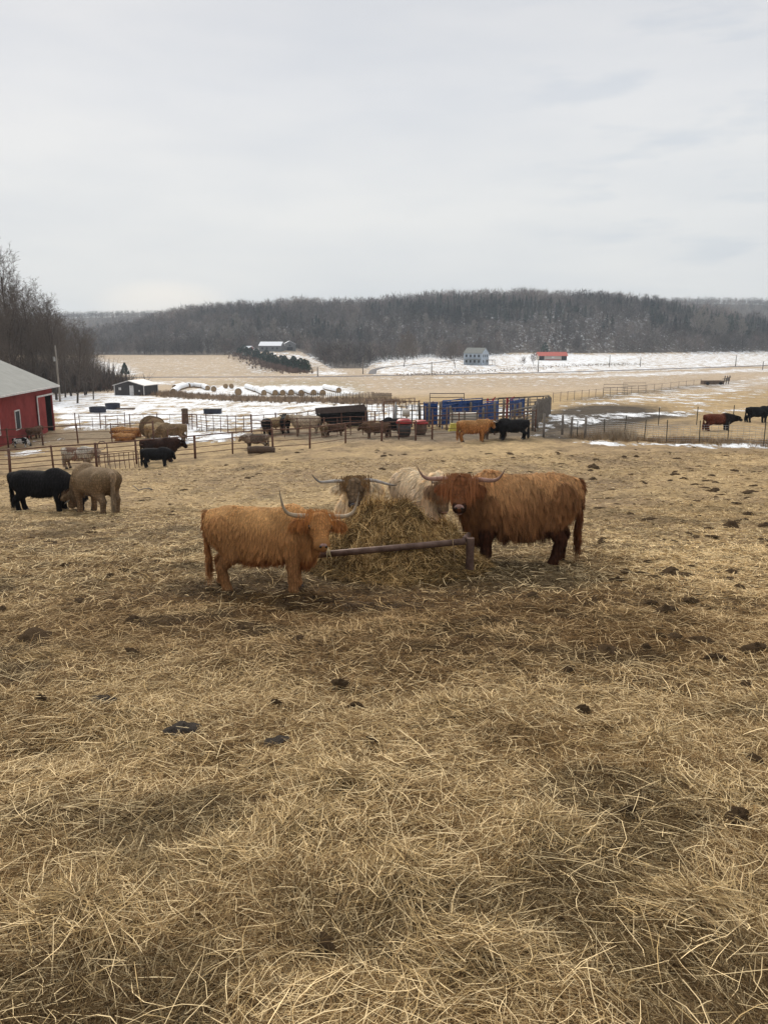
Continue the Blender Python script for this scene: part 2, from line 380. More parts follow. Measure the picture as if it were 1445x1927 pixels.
def base_z(x, Y):
    x = np.asarray(x, float); Y = np.asarray(Y, float)
    px = CX + F_PX * x / np.maximum(np.abs(Y) + 4, 6) / .99
    a = np.clip((px - PXF[0]) / (PXF[1] - PXF[0]), 0, len(PXF) - 1.001)
    q = np.clip((warp(Y) - QF[0]) / (QF[1] - QF[0]), 0, len(QF) - 1.001)
    i = q.astype(int); j = a.astype(int); fi = q - i; fj = a - j
    z = (TAB[i, j] * (1 - fj) + TAB[i, j + 1] * fj) * (1 - fi) + (TAB[i + 1, j] * (1 - fj) + TAB[i + 1, j + 1] * fj) * fi
    # knoll with the grey house, knoll with the lone tree
    def g(cx, cy, sx, sy, h): return h * np.exp(-((x - cx) / sx) ** 2 - ((Y - cy) / sy) ** 2)
    z = z + g(-72, 545, 34, 75, 5.2) + g(40, 470, 45, 50, 1.6) + g(-150, 560, 110, 55, 2.2) + g(-160, 250, 30, 60, .9)
    # gullies and spurs on the wooded bluff
    hm = sstep(600, 700, Y) * (1 - sstep(2000, 2400, Y))
    z = z + hm * (fbm(x / 70, Y / 160, 5, 3) - .5) * 9
    return z
def bumps(x, Y):
    x = np.asarray(x, float); Y = np.asarray(Y, float)
    nr = 1 - sstep(14, 34, Y)
    b = (fbm(x * 1.15, Y * 1.15, 11, 3) - .5) * .17 * nr + (fbm(x * 4.2, Y * 4.2, 21, 3) - .5) * .07 * nr
    b = b + (fbm(x * .33, Y * .33, 31, 3) - .5) * .22 * sstep(3, 9, Y) * (1 - sstep(80, 200, Y))
    mid = sstep(12, 24, Y) * (1 - sstep(70, 110, Y))
    b = b + (fbm(x * 1.7, Y * 1.3, 41, 3) - .5) * .20 * mid
    return b
def ground_z(x, Y): return base_z(x, Y) + bumps(x, Y)
def hit(px, py, y0=1.0, y1=1500.0):
    """where the photo's pixel meets the ground"""
    dx, dy, dz = ray(px, py); dx = float(dx); dy = float(dy); dz = float(dz)
    ys = np.geomspace(y0, y1, 2400); zs = dz / dy * ys; g = base_z(dx / dy * ys, ys)
    k = np.argmax(zs <= g)
    if zs[k] > g[k]: k = len(ys) - 1
    if k > 0:
        a = zs[k - 1] - g[k - 1]; b = zs[k] - g[k]; t = a / (a - b + 1e-9); Y = ys[k - 1] + t * (ys[k] - ys[k - 1])
    else: Y = ys[0]
    x = dx / dy * Y
    return float(x), float(Y), float(ground_z(x, Y))

# ------------------------------------------------------------------ terrain mesh + land cover
def axis(parts):
    o = []
    for a, b, s in parts: o.append(np.arange(a, b, s))
    return np.unique(np.round(np.concatenate(o), 4))
def xaxis():
    p = [0.0]; x = 0.0
    while x < 3200:
        x += .055 if x < 6 else (.12 if x < 14 else (.35 if x < 40 else (1.0 if x < 120 else (2.0 if x < 320 else (4 if x < 560 else x * .03)))))
        p.append(x)
    p = np.array(p); return np.concatenate([-p[:0:-1], p])
def yaxis():
    p = []; y = -30.0
    while y < 2500:
        p.append(y)
        y += 1.0 if y < 0 else (.055 if y < 12 else (.10 if y < 24 else (.3 if y < 60 else (.8 if y < 140 else (2.0 if y < 300 else (3.0 if y < 640 else (8 if y < 900 else 30)))))))
    return np.array(p)
XA = xaxis(); YA = yaxis()
GX, GY = np.meshgrid(XA, YA)
GZ = ground_z(GX, GY)
fx, fy, fz = GX.ravel(), GY.ravel(), GZ.ravel()
PXv, PYv = project(fx, np.maximum(fy, .2), np.where(fy > .2, fz, -2))
BASEPX, BASEPY = project(fx, np.maximum(fy, .2), base_z(fx, np.maximum(fy, .2)))
ns_w = .35 + .65 * sstep(60, 700, fy)
def c3(*v): return np.array(v, float)
STR, TANF, CORN, MUD, GRN, WOODS, MUDL = c3(.14, .092, .046), c3(.36, .255, .132), c3(.42, .325, .225), c3(.046, .035, .025), c3(.15, .15, .07), c3(.085, .068, .055), c3(.15, .115, .08)
n1 = fbm(fx / 1.7, fy / 1.7, 51); n2 = fbm(fx / 6, fy / 6, 61); n3 = fbm(fx / 30, fy / 55, 71)
col = np.empty((fx.size, 3)); col[:] = TANF
snow = np.zeros(fx.size)
def lay(mask, c, k=1.0):
    m = np.clip(mask * k, 0, 1)[:, None]; col[:] = col * (1 - m) + c * m
# straw-covered ground close by
lay(1 - sstep(13, 22, fy + (n2 - .5) * 8), STR)
lay(sstep(.45, .7, n2) * sstep(13, 20, fy) * (1 - sstep(60, 80, fy)), c3(.25, .175, .10), .6)
jx = PXv + (fbm(fx / (3 + fy * .03), fy / (6 + fy * .1), 81, 3) - .5) * 46; jy = BASEPY + (fbm(fx / (3 + fy * .04), fy / (5 + fy * .1), 91, 3) - .5) * np.where(fy < 60, 10, 5)
jit = [(jx, jy)] + [(jx + dx, jy + dy) for dx, dy in ((-16, -2), (16, 2), (-9, 3), (9, -3), (-26, 1), (26, -1))]
def P_(*pts):
    pts = list(pts); ys = [p[1] for p in pts]
    k = np.nonzero((jy > min(ys) - 6) & (jy < max(ys) + 6) & (fy > 2))[0]
    o = np.zeros(fx.size); o[k] = sum(pip(pts, a[k], b[k]).astype(float) for a, b in jit) / len(jit)
    return o
# valley crop fields
lay(sstep(120, 160, fy) * (1 - sstep(560, 600, fy)), CORN)
lay(P_((640, 735), (1110, 735), (1445, 706), (1700, 690), (1700, 676), (640, 700)), CORN)
# churned mud of the yards
lay(P_((90, 800), (210, 806), (420, 812), (420, 800), (350, 806), (230, 803), (120, 796)), MUD)
lay(P_((0, 850), (110, 808), (240, 810), (240, 828), (100, 836), (20, 850)), MUDL, .7)
lay(P_((700, 815), (720, 806), (1010, 806), (1060, 800), (1250, 778), (1330, 780), (1140, 798), (1060, 826), (900, 824)), MUD, .9)
lay(P_((1000, 832), (1035, 768), (1130, 760), (1240, 766), (1270, 786), (1180, 802), (1090, 826)), MUD, .95)
lay(P_((500, 806), (800, 806), (1010, 812), (1010, 824), (800, 832), (660, 832), (500, 822)), MUDL, .8)
lay(P_((1080, 752), (1240, 733), (1370, 716), (1370, 722), (1240, 738), (1100, 756)), MUD, .9)
lay(P_((1020, 812), (1320, 790), (1330, 796), (1080, 822)), MUDL, .7)
# greenish verges
lay(P_((330, 722), (640, 716), (700, 740), (640, 748), (700, 754), (620, 726)), GRN, .35)
lay(P_((1110, 680), (1200, 682), (1200, 687), (1090, 686)), GRN, .7)
# woods floor
FOREST = [(-400, 500), (2400, 500), (2400, 664), (1445, 662), (1200, 664), (1080, 664), (960, 664), (900, 672), (880, 676), (840, 677), (800, 672), (780, 676), (735, 678), (700, 684), (680, 704), (640, 704), (606, 684), (570, 664), (548, 655), (500, 656), (470, 662), (430, 668), (300, 668), (190, 668), (-400, 668)]
lay(((pip(FOREST, PXv, BASEPY) & (fy > 380)) | (fy > 640)).astype(float), WOODS)
lay(P_((440, 657), (480, 660), (590, 697), (500, 700), (480, 684), (430, 668)) * (fy > 300), c3(.12, .085, .06), .8)
# snow cover
def snowp(v, *pts): snow[:] = np.maximum(snow, P_(*pts) * v)
snowp(.78, (60, 742), (200, 738), (440, 750), (650, 752), (700, 758), (1010, 772), (1010, 780), (700, 795), (560, 790), (480, 810), (340, 812), (240, 800), (110, 800))
snowp(.62, (100, 800), (240, 790), (300, 808), (360, 816), (240, 812), (130, 812))
snowp(.93, (255, 833), (270, 818), (430, 812), (480, 822), (420, 834), (300, 836))
snowp(.80, (0, 856), (10, 850), (90, 846), (60, 856))
snowp(.80, (30, 838), (80, 826), (120, 820), (80, 838))
snowp(.85, (320, 735), (440, 724), (640, 725), (690, 738), (660, 746), (420, 748), (330, 742))
snowp(.80, (0, 716), (300, 716), (700, 710), (1000, 708), (1445, 693), (1500, 693), (1500, 697), (1200, 708), (1000, 713), (600, 713), (340, 718), (290, 724), (220, 727), (0, 727))
snowp(.72, (690, 706), (700, 668), (780, 664), (1060, 666), (1200, 664), (1700, 656), (1700, 694), (1445, 690), (1080, 704), (760, 706))
snowp(.88, (960, 690), (930, 668), (1040, 664), (1140, 668), (1240, 666), (1180, 680), (1080, 692))
snowp(.82, (500, 660), (560, 664), (600, 682), (640, 700), (660, 708), (560, 705), (600, 696), (560, 684), (530, 672))
snowp(.85, (428, 655), (500, 652), (500, 662), (450, 668), (430, 664))
snowp(.66, (190, 670), (230, 680), (280, 706), (190, 712), (60, 716), (60, 680))
snowp(.62, (440, 676), (486, 684), (520, 700), (470, 704), (460, 690))
snowp(.47, (1040, 762), (1110, 744), (1200, 739), (1250, 730), (1445, 704), (1700, 690), (1700, 722), (1500, 716), (1445, 722), (1380, 744), (1290, 762), (1200, 760), (1100, 764), (1060, 776))
snowp(.34, (1200, 764), (1290, 742), (1445, 714), (1445, 752), (1340, 770))
snowp(.66, (1030, 775), (1120, 780), (1230, 776), (1330, 772), (1445, 764), (1445, 768), (1300, 784), (1150, 790), (1120, 800), (1030, 806), (1020, 830), (1000, 828), (1000, 812))
snowp(.95, (1075, 826), (1150, 832), (1250, 830), (1340, 834), (1460, 835), (1460, 845), (1330, 840), (1200, 836), (1100, 834))
snowp(.75, (760, 762), (1030, 768), (1040, 778), (960, 775), (780, 776), (700, 790), (700, 770))
snowp(.62, (960, 824), (1010, 816), (1070, 814), (1060, 824), (1010, 828))
snowp(.27, (190, 672), (460, 672), (660, 718), (1445, 696), (1445, 704), (1000, 730), (640, 735), (300, 716))
snow[:] = np.maximum(snow, (fy > 600) * (fy < 900) * .30)
snow[:] = np.maximum(snow, sstep(560, 620, fy) * (fy < 900) * sstep(820, 960, PXv) * (1 - sstep(1180, 1290, PXv)) * .36)
# damp, trampled dark belt in front of the feeder, and a pale dry strip on the right
damp = np.exp(-(((fx - .2) / 4.9) ** 2 + ((fy - 8.4) / 2.3) ** 2) ** 1.3) * (.35 + 1.3 * n1)
lay(np.clip(damp, 0, 1), c3(.088, .055, .030), .8)
lay(np.exp(-((fx - 1.0) / 3.5) ** 2 - ((fy - 14) / 3.5) ** 2), c3(.17, .125, .068), .7)
lay(sstep(.52, .66, fbm(fx / 1.3, fy / 1.9, 131)) * sstep(14, 18, fy) * (1 - sstep(40, 60, fy)), c3(.19, .13, .075), .55)
var = (.80 + .40 * n1) * (.86 + .28 * n3); col *= var[:, None]
nx, ny = len(XA), len(YA)
idx = np.arange(nx * ny).reshape(ny, nx)
Q = np.stack([idx[:-1, :-1], idx[:-1, 1:], idx[1:, 1:], idx[1:, :-1]], -1).reshape(-1, 4)
def ground_mat():
    m, N, L, b = nodes('pasture')
    a = N.new('ShaderNodeVertexColor'); a.layer_name = 'Col'
    sa = N.new('ShaderNodeAttribute'); sa.attribute_name = 'snow'
    g = N.new('ShaderNodeNewGeometry')
    def noise(scale, det=6, rough=.65, stretch=None, dist=0):
        n = N.new('ShaderNodeTexNoise'); n.inputs['Scale'].default_value = scale; n.inputs['Detail'].default_value = det; n.inputs['Roughness'].default_value = rough; n.inputs['Distortion'].default_value = dist
        if stretch:
            mpn = N.new('ShaderNodeMapping'); mpn.inputs['Scale'].default_value = stretch; L.new(g.outputs['Position'], mpn.inputs[0]); L.new(mpn.outputs[0], n.inputs['Vector'])
        else: L.new(g.outputs['Position'], n.inputs['Vector'])
        return n
    def math_(op, x, y=None, clamp=False):
        q = N.new('ShaderNodeMath'); q.operation = op; q.use_clamp = clamp
        for i, v in enumerate((x, y)):
            if v is None: continue
            if isinstance(v, (int, float)): q.inputs[i].default_value = v
            else: L.new(v, q.inputs[i])
        return q.outputs[0]
    nf = noise(5.5, 8, .80); nm = noise(1.1, 6, .70); nb = noise(.16, 6, .7, (1, .35, 1))
    t = math_('MULTIPLY', math_('ADD', math_('MULTIPLY', nf.outputs[0], .55), math_('MULTIPLY', nm.outputs[0], .45)), 1.0)
    mr = N.new('ShaderNodeMapRange'); mr.inputs[1].default_value = .33; mr.inputs[2].default_value = .67; mr.inputs[3].default_value = .30; mr.inputs[4].default_value = 1.62; L.new(t, mr.inputs[0])
    sc = N.new('ShaderNodeVectorMath'); sc.operation = 'SCALE'; L.new(a.outputs[0], sc.inputs[0]); L.new(mr.outputs[0], sc.inputs['Scale'])
    # snow breaks up with grass and stubble poking through
    sn = noise(.42, 9, .80, (1.0, .34, 1)); sf = noise(2.6, 6, .8)
    v = math_('ADD', math_('MULTIPLY', sn.outputs[0], .75), math_('MULTIPLY', sf.outputs[0], .25))
    s = math_('ADD', math_('SUBTRACT', sa.outputs['Fac'], .5), math_('MULTIPLY', math_('SUBTRACT', v, .5), 5.2))
    s = math_('MULTIPLY', s, 4.0, True)
    cl = math_('MULTIPLY', math_('GREATER_THAN', sa.outputs['Fac'], .05), s)
    mx = N.new('ShaderNodeMixRGB'); L.new(cl, mx.inputs[0]); L.new(sc.outputs[0], mx.inputs[1])
    sg = N.new('ShaderNodeMixRGB'); sg.inputs[1].default_value = (.60, .60, .60, 1); sg.inputs[2].default_value = (.86, .88, .91, 1); sgn = noise(1.3, 7, .8, (1, .4, 1)); sgr = N.new('ShaderNodeMapRange'); sgr.inputs[1].default_value = .36; sgr.inputs[2].default_value = .56; L.new(sgn.outputs[0], sgr.inputs[0]); L.new(sgr.outputs[0], sg.inputs[0]); L.new(sg.outputs[0], mx.inputs[2])
    L.new(mx.outputs[0], b.inputs['Base Color']); b.inputs['Roughness'].default_value = .93; b.inputs['Specular IOR Level'].default_value = .12
    bp = N.new('ShaderNodeBump'); bp.inputs['Strength'].default_value = .9; bp.inputs['Distance'].default_value = .07
    hs = math_('ADD', t, math_('MULTIPLY', cl, .5)); L.new(hs, bp.inputs['Height']); L.new(bp.outputs[0], b.inputs['Normal'])
    return m
M['ground'] = ground_mat()
gobj = npmesh('ground', np.stack([fx, fy, fz], 1), Q, M['ground'], None, True, col, {'snow': snow})
tag(gobj, kind='structure', label='sloping straw-littered pasture running down to snowy fields and the bluff')
def near_col(x, y):
    """stain darkness used for strands lying on the ground"""
    n1 = fbm(x / 1.7, y / 1.7, 51)
    d = np.exp(-(((x - .2) / 4.9) ** 2 + ((y - 8.4) / 2.3) ** 2) ** 1.3) * (.35 + 1.3 * n1)
    d2 = np.exp(-((x - 1.0) / 3.5) ** 2 - ((y - 14) / 3.5) ** 2)
    br = sstep(2.6, 4.2, x - .05 * y) * sstep(5, 7, y) * (1 - sstep(15, 18, y))
    return np.clip(d, 0, 1), d2, br

# ------------------------------------------------------------------ roads
def road(name, pts, width, lift, label):
    P = np.array([hit(*p) for p in pts]); t = np.linspace(0, 1, len(P)); tt = np.linspace(0, 1, 90)
    x = np.interp(tt, t, P[:, 0]); y = np.interp(tt, t, P[:, 1])
    k = np.ones(7) / 7
    x[3:-3] = np.convolve(x, k, 'valid'); y[3:-3] = np.convolve(y, k, 'valid')
    d = unit(np.stack([np.gradient(x), np.gradient(y)], 1)); nrm_ = np.stack([-d[:, 1], d[:, 0]], 1)
    z = base_z(x, y) + lift
    rows_ = []
    for off, dz in ((-width / 2 - 1, -lift - .3), (-width / 2, 0), (width / 2, 0), (width / 2 + 1, -lift - .3)):
        rows_.append(np.stack([x + nrm_[:, 0] * off, y + nrm_[:, 1] * off, z + dz], 1))
    V = np.stack(rows_, 1).reshape(-1, 3); n = len(x)
    Qr = [(i * 4 + j, i * 4 + j + 1, i * 4 + 4 + j + 1, i * 4 + 4 + j) for i in range(n - 1) for j in range(3)]
    return tag(npmesh(name, V, np.array(Qr), M['asphalt'], None, True), label, kind='structure')
road('road', [(-200, 709), (300, 710), (600, 709.5), (720, 707), (900, 704), (1080, 700), (1300, 693), (1700, 678)], 4.6, .12, 'straight dark country road crossing the snowy valley')
road('driveway', [(700, 704), (703, 696), (722, 691), (770, 687), (815, 683), (850, 679), (872, 677)], 2.8, .08, 'curving driveway climbing to the white house')

# ------------------------------------------------------------------ woods
rng = np.random.default_rng(7)
def woods(name, label, px0, px1, y0, y1, spacing, hgt, cols, conf=0.0, kind='dec', keep=None, spars=None, nsl=46):
    xs = []; 
    A = int((y1 - y0) * (px1 - px0) / F_PX * (y0 + y1) / 2 / spacing ** 2)
    Y = np.sqrt(rng.uniform(y0 ** 2, y1 ** 2, A)); px = rng.uniform(px0, px1, A); x = (px - CX) / F_PX * Y
    z = base_z(x, Y); bx, by = project(x, Y, z)
    ok = (pip(FOREST, bx, by) | (Y > 640)) & (z > -16)
    if keep is not None: ok &= keep(bx, by, x, Y)
    x, Y, z = x[ok], Y[ok], z[ok]; n = len(x)
    if n == 0: return None
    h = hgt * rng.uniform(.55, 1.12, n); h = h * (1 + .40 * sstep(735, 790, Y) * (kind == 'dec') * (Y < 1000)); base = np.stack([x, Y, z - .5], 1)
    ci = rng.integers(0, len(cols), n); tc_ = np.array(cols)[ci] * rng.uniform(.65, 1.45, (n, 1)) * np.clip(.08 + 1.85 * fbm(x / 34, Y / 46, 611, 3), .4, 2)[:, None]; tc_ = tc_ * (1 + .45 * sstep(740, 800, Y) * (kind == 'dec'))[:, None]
    Vs, Fs, Cs = [], [], []; off = 0
    if kind == 'dec':
        # trunk + rising branches + twig slivers, each one thin triangle
        m = nsl
        f = rng.uniform(.22, .95, (n, m)); az = rng.uniform(0, 2 * np.pi, (n, m)); f[:, 0] = 0
        el = np.clip(rng.normal(.62, .38, (n, m)), -.1, 1.4); ln = h[:, None] * rng.uniform(.14, .42, (n, m)) * (1.15 - f * .6)
        el[:, 0] = 1.53; ln[:, 0] = h * .97
        r0 = rng.uniform(0, .62, (n, m)) * h[:, None] * .34 * np.sin(np.pi * np.clip(f * .95, 0, 1)); r0[:, 0] = 0
        p = base[:, None] + np.stack([np.cos(az) * r0, np.sin(az) * r0, f * h[:, None] * .80], -1)
        d = np.stack([np.cos(az) * np.cos(el), np.sin(az) * np.cos(el), np.sin(el)], -1); tip = p + d * ln[..., None]
        wd = .055 + .010 * h[:, None] * rng.uniform(.5, 1.2, (n, m)); wd[:, 0] = .13
        sa = rng.uniform(0, 2 * np.pi, (n, m)); s = np.stack([np.cos(sa), np.sin(sa) * .5, sa * 0], -1) * wd[..., None]
        V = np.stack([p - s, p + s, tip], 2).reshape(-1, 3); F = np.arange(len(V)).reshape(-1, 3)
        C = np.repeat(tc_, m * 3, 0) * np.repeat(rng.uniform(.8, 1.25, (n * m, 1)), 3, 0)
    else:
        m = 64
        f = rng.uniform(.04, 1.0, (n, m)) ** .85; az = rng.uniform(0, 2 * np.pi, (n, m))
        wr = h[:, None] * .21 * (1.02 - f) ** .75 * rng.uniform(.75, 1.15, (n, m)) + .12
        c = base[:, None] + np.stack([az * 0, az * 0, f * h[:, None]], -1)
        o = np.stack([np.cos(az) * wr, np.sin(az) * wr, -.10 * wr], -1); pr = np.stack([-np.sin(az), np.cos(az), az * 0], -1) * (wr * .48)[..., None]
        top = c + np.stack([az * 0, az * 0, h[:, None] * .11 + 0 * az], -1)
        V = np.stack([c + o - pr, c + o + pr, top], 2).reshape(-1, 3); F = np.arange(len(V)).reshape(-1, 3)
        C = np.repeat(tc_, m * 3, 0) * np.repeat(rng.uniform(.65, 1.35, (n * m, 1)), 3, 0)
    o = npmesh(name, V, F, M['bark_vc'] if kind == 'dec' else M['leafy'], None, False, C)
    print(name, n, 'trees')
    return tag(o, label, kind='stuff')
BK = [(.100, .084, .074), (.125, .106, .094), (.080, .067, .060), (.16, .14, .12), (.115, .085, .072), (.095, .083, .080)]
CN = [(.014, .022, .016), (.022, .030, .022), (.012, .020, .015), (.030, .036, .026)]
def notsparse(bx, by, x, Y):
    # the open snowy slope above the red-roofed barn is thin woods
    s = (bx > 900) & (bx < 1240) & (Y > 590) & (Y < 750)
    g = fbm(x / 16, Y / 26, 171) > .60
    ev = ((bx > 1200) & (Y > 655) & (rng.random(len(x)) < .55)) | ((bx > 700) & (bx < 1060) & (Y > 690) & (Y < 775) & (rng.random(len(x)) < .4))
    return ~(s & (g | (rng.random(len(x)) < .12))) & ~ev
def house_clear(bx, by, x, Y):
    return notsparse(bx, by, x, Y) & ~((bx > 480) & (bx < 565) & (Y < 560))
woods('woodland', 'bare brown woods covering the bluff', -450, 1720, 385, 900, 5.0, 13.5, BK, keep=house_clear, nsl=60)
woods('undergrowth', 'grey brown brush along the foot of the bluff', -260, 1720, 400, 780, 6.0, 5.5, BK[:4], keep=house_clear, nsl=26)
def cz(bx, by, x, Y):
    n = fbm(x / 55, Y / 60, 191)
    return ((n > .62) & (bx > 380) & (bx < 700) & (Y < 780)) | ((n > .44) & (bx > 700) & (bx < 1060) & (Y > 680) & (Y < 790)) | ((n > .48) & (bx > 1050) & (bx < 1230) & (Y > 640)) | ((n > .26) & (bx > 1220) & (bx < 1560) & (Y > 660))
woods('evergreen_woods', 'dark cedars and pines mixed into the bluff woods', 300, 1650, 560, 800, 6.6, 12, CN, kind='con', keep=cz)
woods('far_woodland', 'hazy woods on the farthest ridges', -100, 1700, 1120, 1520, 7.6, 15, BK, keep=lambda bx, by, x, Y: (bx < 460) | (bx > 1040), nsl=30)

# -------- a bare tree with real limbs
def make_tree_segs(seed, H, spread=.42, upright=.55, twigs=3, first=.25, n1=11, r0=None, fork=False):
    rg = random.Random(seed); S = []
    r0 = r0 or H * .016
    def vec(a, e): return np.array([math.cos(a) * math.cos(e), math.sin(a) * math.cos(e), math.sin(e)])
    def limb(p, d, Ln, r, lev):
        n = (9, 5, 4, 2, 2, 1)[lev]; pts = [p]; rs = [r]
        for i in range(n):
            d = d + np.array([rg.gauss(0, 1), rg.gauss(0, 1), rg.gauss(0, .6)]) * (.045, .14, .19, .22, .25, .2)[lev] + np.array([0, 0, (.04, .10, .10, .07, .03, 0)[lev]])
            d = d / np.linalg.norm(d); q = pts[-1] + d * Ln / n; t = (i + 1) / n
            r2_ = r * (1 - t * (.72 if lev == 0 else .75)); S.append((pts[-1], q, rs[-1], r2_, lev)); pts.append(q); rs.append(r2_)
        if lev >= 2 + twigs: return
        kids = (n1, 6, 5, 3, 3)[lev] if lev < 5 else 0
        for c in range(kids):
            t = (first + (1 - first) * (c + rg.random()) / kids) if lev == 0 else (.22 + .78 * (c + rg.random()) / kids)
            k = min(n - 1, int(t * n)); f = t * n - k; q = pts[k] + (pts[k + 1] - pts[k]) * f
            dd = unit(pts[k + 1] - pts[k]); az = c * 2.4 + rg.uniform(-.5, .5) + lev
            a = np.cross(dd, (0, 0, 1.) if abs(dd[2]) < .95 else (1., 0, 0)); a = unit(a); b = np.cross(dd, a)
            side = a * math.cos(az) + b * math.sin(az); ang = rg.uniform(.45, .85) if lev else rg.uniform(.55, .95) * (1.1 - .35 * t)
            nd = unit(dd * math.cos(ang) + side * math.sin(ang) + np.array([0, 0, .25 * upright]))
            if lev == 0: l2 = H * spread * (1.08 - .62 * t) * rg.uniform(.8, 1.15)
            else: l2 = Ln * rg.uniform(.38, .62)
            limb(q, nd, l2, max(rs[k] * (.52 if lev == 0 else .6), .012), lev + 1)
    limb(np.zeros(3), np.array([rg.gauss(0, .03), rg.gauss(0, .03), 1.0]), H * .93, r0, 0)
    return S
def tree_thing(name, segs, minr, ctrunk, ctwig, label, loc, group=None, cat='tree', rz=0, sc=1.0):
    t = empty(name, loc, rz, label, cat, group); t.scale = (sc, sc, sc)
    for nm, sel in (('trunk', [s for s in segs if s[4] == 0]), ('crown', [s for s in segs if s[4] > 0])):
        V, Q = segtubes([s[0] for s in sel], [s[1] for s in sel], [max(s[2], minr) for s in sel], [max(s[3], minr * .55) for s in sel], 6 if nm == 'trunk' else 3)
        lv = np.array([s[4] for s in sel]); k = np.clip(lv / 4, 0, 1)[:, None]
        C = np.array(ctrunk) * (1 - k) + np.array(ctwig) * k; C = np.repeat(C, 12 if nm == 'trunk' else 6, 0) * rng.uniform(.8, 1.2, (len(V), 1))
        npmesh(nm, V, Q, M['bark_vc'], t, False, C)
    return t
def relabel_copy(src, loc, rz, sc, label, group=None):
    c = copy_tree(src); c.location = loc; c.rotation_euler = (0, 0, rz); c.scale = (sc,) * 3; c['label'] = label
    if group: c['group'] = group
    return c
G1 = 'tall bare trees behind the red barn'
protos = [make_tree_segs(11, 20, .36, .9, 3, n1=14), make_tree_segs(23, 20, .42, .6, 3, first=.2, n1=15), make_tree_segs(37, 20, .50, .5, 3, first=.15, n1=15)]
grove = [  # px, Y, top row in photo, proto, label
    (38, 125, 478, 0, 'tallest bare tree on the left with its fine crown above the others'),
    (-12, 118, 545, 1, 'bare tree cut by the left edge of the photo with dark limbs'),
    (8, 142, 548, 2, 'bare tree just left of the tallest tree, a bit lower'),
    (78, 140, 538, 1, 'bare tree right of the tallest tree on the left side'),
    (112, 134, 566, 0, 'bare tree rising straight behind the utility pole by the barn'),
    (60, 158, 560, 2, 'broad bare tree filling the gap behind the tallest one'),
    (140, 150, 598, 1, 'lower bare tree right of the utility pole in the grove'),
    (166, 155, 612, 2, 'pale bare tree near the right end of the grove'),
    (98, 168, 585, 2, 'bare tree deep in the grove behind the pole'),
    (-60, 130, 575, 0, 'bare tree with only its right limbs inside the left edge'),
    (182, 168, 640, 1, 'small bare tree at the right edge of the grove above the snow'),
    (20, 170, 570, 1, 'bare tree farthest back in the left grove')]
P0 = []
for i, (px, Y, top, k, lab) in enumerate(grove):
    x = (px - CX) / F_PX * Y; z = float(base_z(x, Y)) - .3
    H = (float(slope_of(top)) * Y - z) / 21.8
    pale = (.16, .14, .125) if 'pale' in lab else (.085, .070, .058)
    if k >= len(P0) or P0[k] is None:
        while len(P0) <= k: P0.append(None)
        P0[k] = tree_thing('bare_tree', protos[k], .017, (.075, .062, .052), (.125, .103, .088), lab, (x, Y, z), G1, rz=i * 1.3, sc=H)
    else: relabel_copy(P0[k], (x, Y, z), i * 1.7, H, lab)
# bushes and brush under the grove
def brush(name, label, pts, n, h, cols, kind='stuff', w=.03):
    xs = []; P = np.array([hit(*p) for p in pts]); t = rng.uniform(0, len(P) - 1, n); k = t.astype(int); f = (t - k)[:, None]
    c = P[k] * (1 - f) + P[np.minimum(k + 1, len(P) - 1)] * f
    c[:, 0] += rng.normal(0, 1, n) * pts_w[0]; c[:, 1] += rng.normal(0, 1, n) * pts_w[1]; c[:, 2] = ground_z(c[:, 0], c[:, 1]) - .05
    m = 12; az = rng.uniform(0, 2 * np.pi, (n, m)); el = rng.uniform(.7, 1.5, (n, m)); hh = h * rng.uniform(.4, 1.1, (n, 1)) * rng.uniform(.5, 1, (n, m))
    d = np.stack([np.cos(az) * np.cos(el), np.sin(az) * np.cos(el), np.sin(el)], -1)
    r = rng.uniform(0, h * .25, (n, m)); p = c[:, None] + np.stack([np.cos(az) * r, np.sin(az) * r, 0 * r + rng.uniform(0, .35, (n, m)) * hh], -1); tip = p + d * hh[..., None]
    s = np.stack([-np.sin(az), np.cos(az) * .3, 0 * az], -1) * w
    V = np.stack([p - s, p + s, tip], 2).reshape(-1, 3); C = np.repeat(np.array(cols)[rng.integers(0, len(cols), n)] * rng.uniform(.7, 1.3, (n, 1)), m * 3, 0)
    return tag(npmesh(name, V, np.arange(len(V)).reshape(-1, 3), M['bark_vc'], None, False, C), label, kind=kind)
pts_w = (5, 8)
brush('thicket', 'dense brown brush under the bare grove at the left', [(-160, 742), (60, 738), (110, 735), (140, 732)], 3600, 7.0, [(.09, .072, .06), (.12, .085, .07), (.10, .085, .07)], w=.10)
pts_w = (2.0, 4)
brush('thicket', 'reddish brown brush where the grove meets the snow', [(60, 740), (110, 736), (150, 732), (178, 729)], 500, 2.6, [(.16, .10, .075), (.13, .09, .07)], w=.07)
pts_w = (1.5, 3)
brush('dry_weeds', 'dry tan weeds in front of the snowy hay bales', [(305, 742), (340, 746), (420, 751), (500, 754), (640, 756), (735, 760)], 1500, 1.0, [(.26, .19, .13), (.20, .145, .10), (.30, .22, .15)], w=.05)
pts_w = (3, 8)
brush('dry_weeds', 'dry weeds along the road at the foot of the snowy yard', [(760, 706), (900, 699), (1080, 688), (1200, 685)], 700, .55, [(.30, .24, .19), (.24, .18, .14)], w=.10)
brush('dry_weeds', 'brown weeds between the field and the cedar row', [(440, 664), (500, 686), (565, 702)], 500, 2.0, [(.16, .105, .08), (.13, .09, .07)], w=.14)
pts_w = (.5, .8)
brush('fence_weeds', 'dry grass grown up along the wire fence on the right', [(1090, 822), (1150, 826), (1250, 830), (1330, 832), (1480, 838)], 1300, .42, [(.30, .215, .13), (.22, .155, .10), (.36, .27, .17)], w=.009)
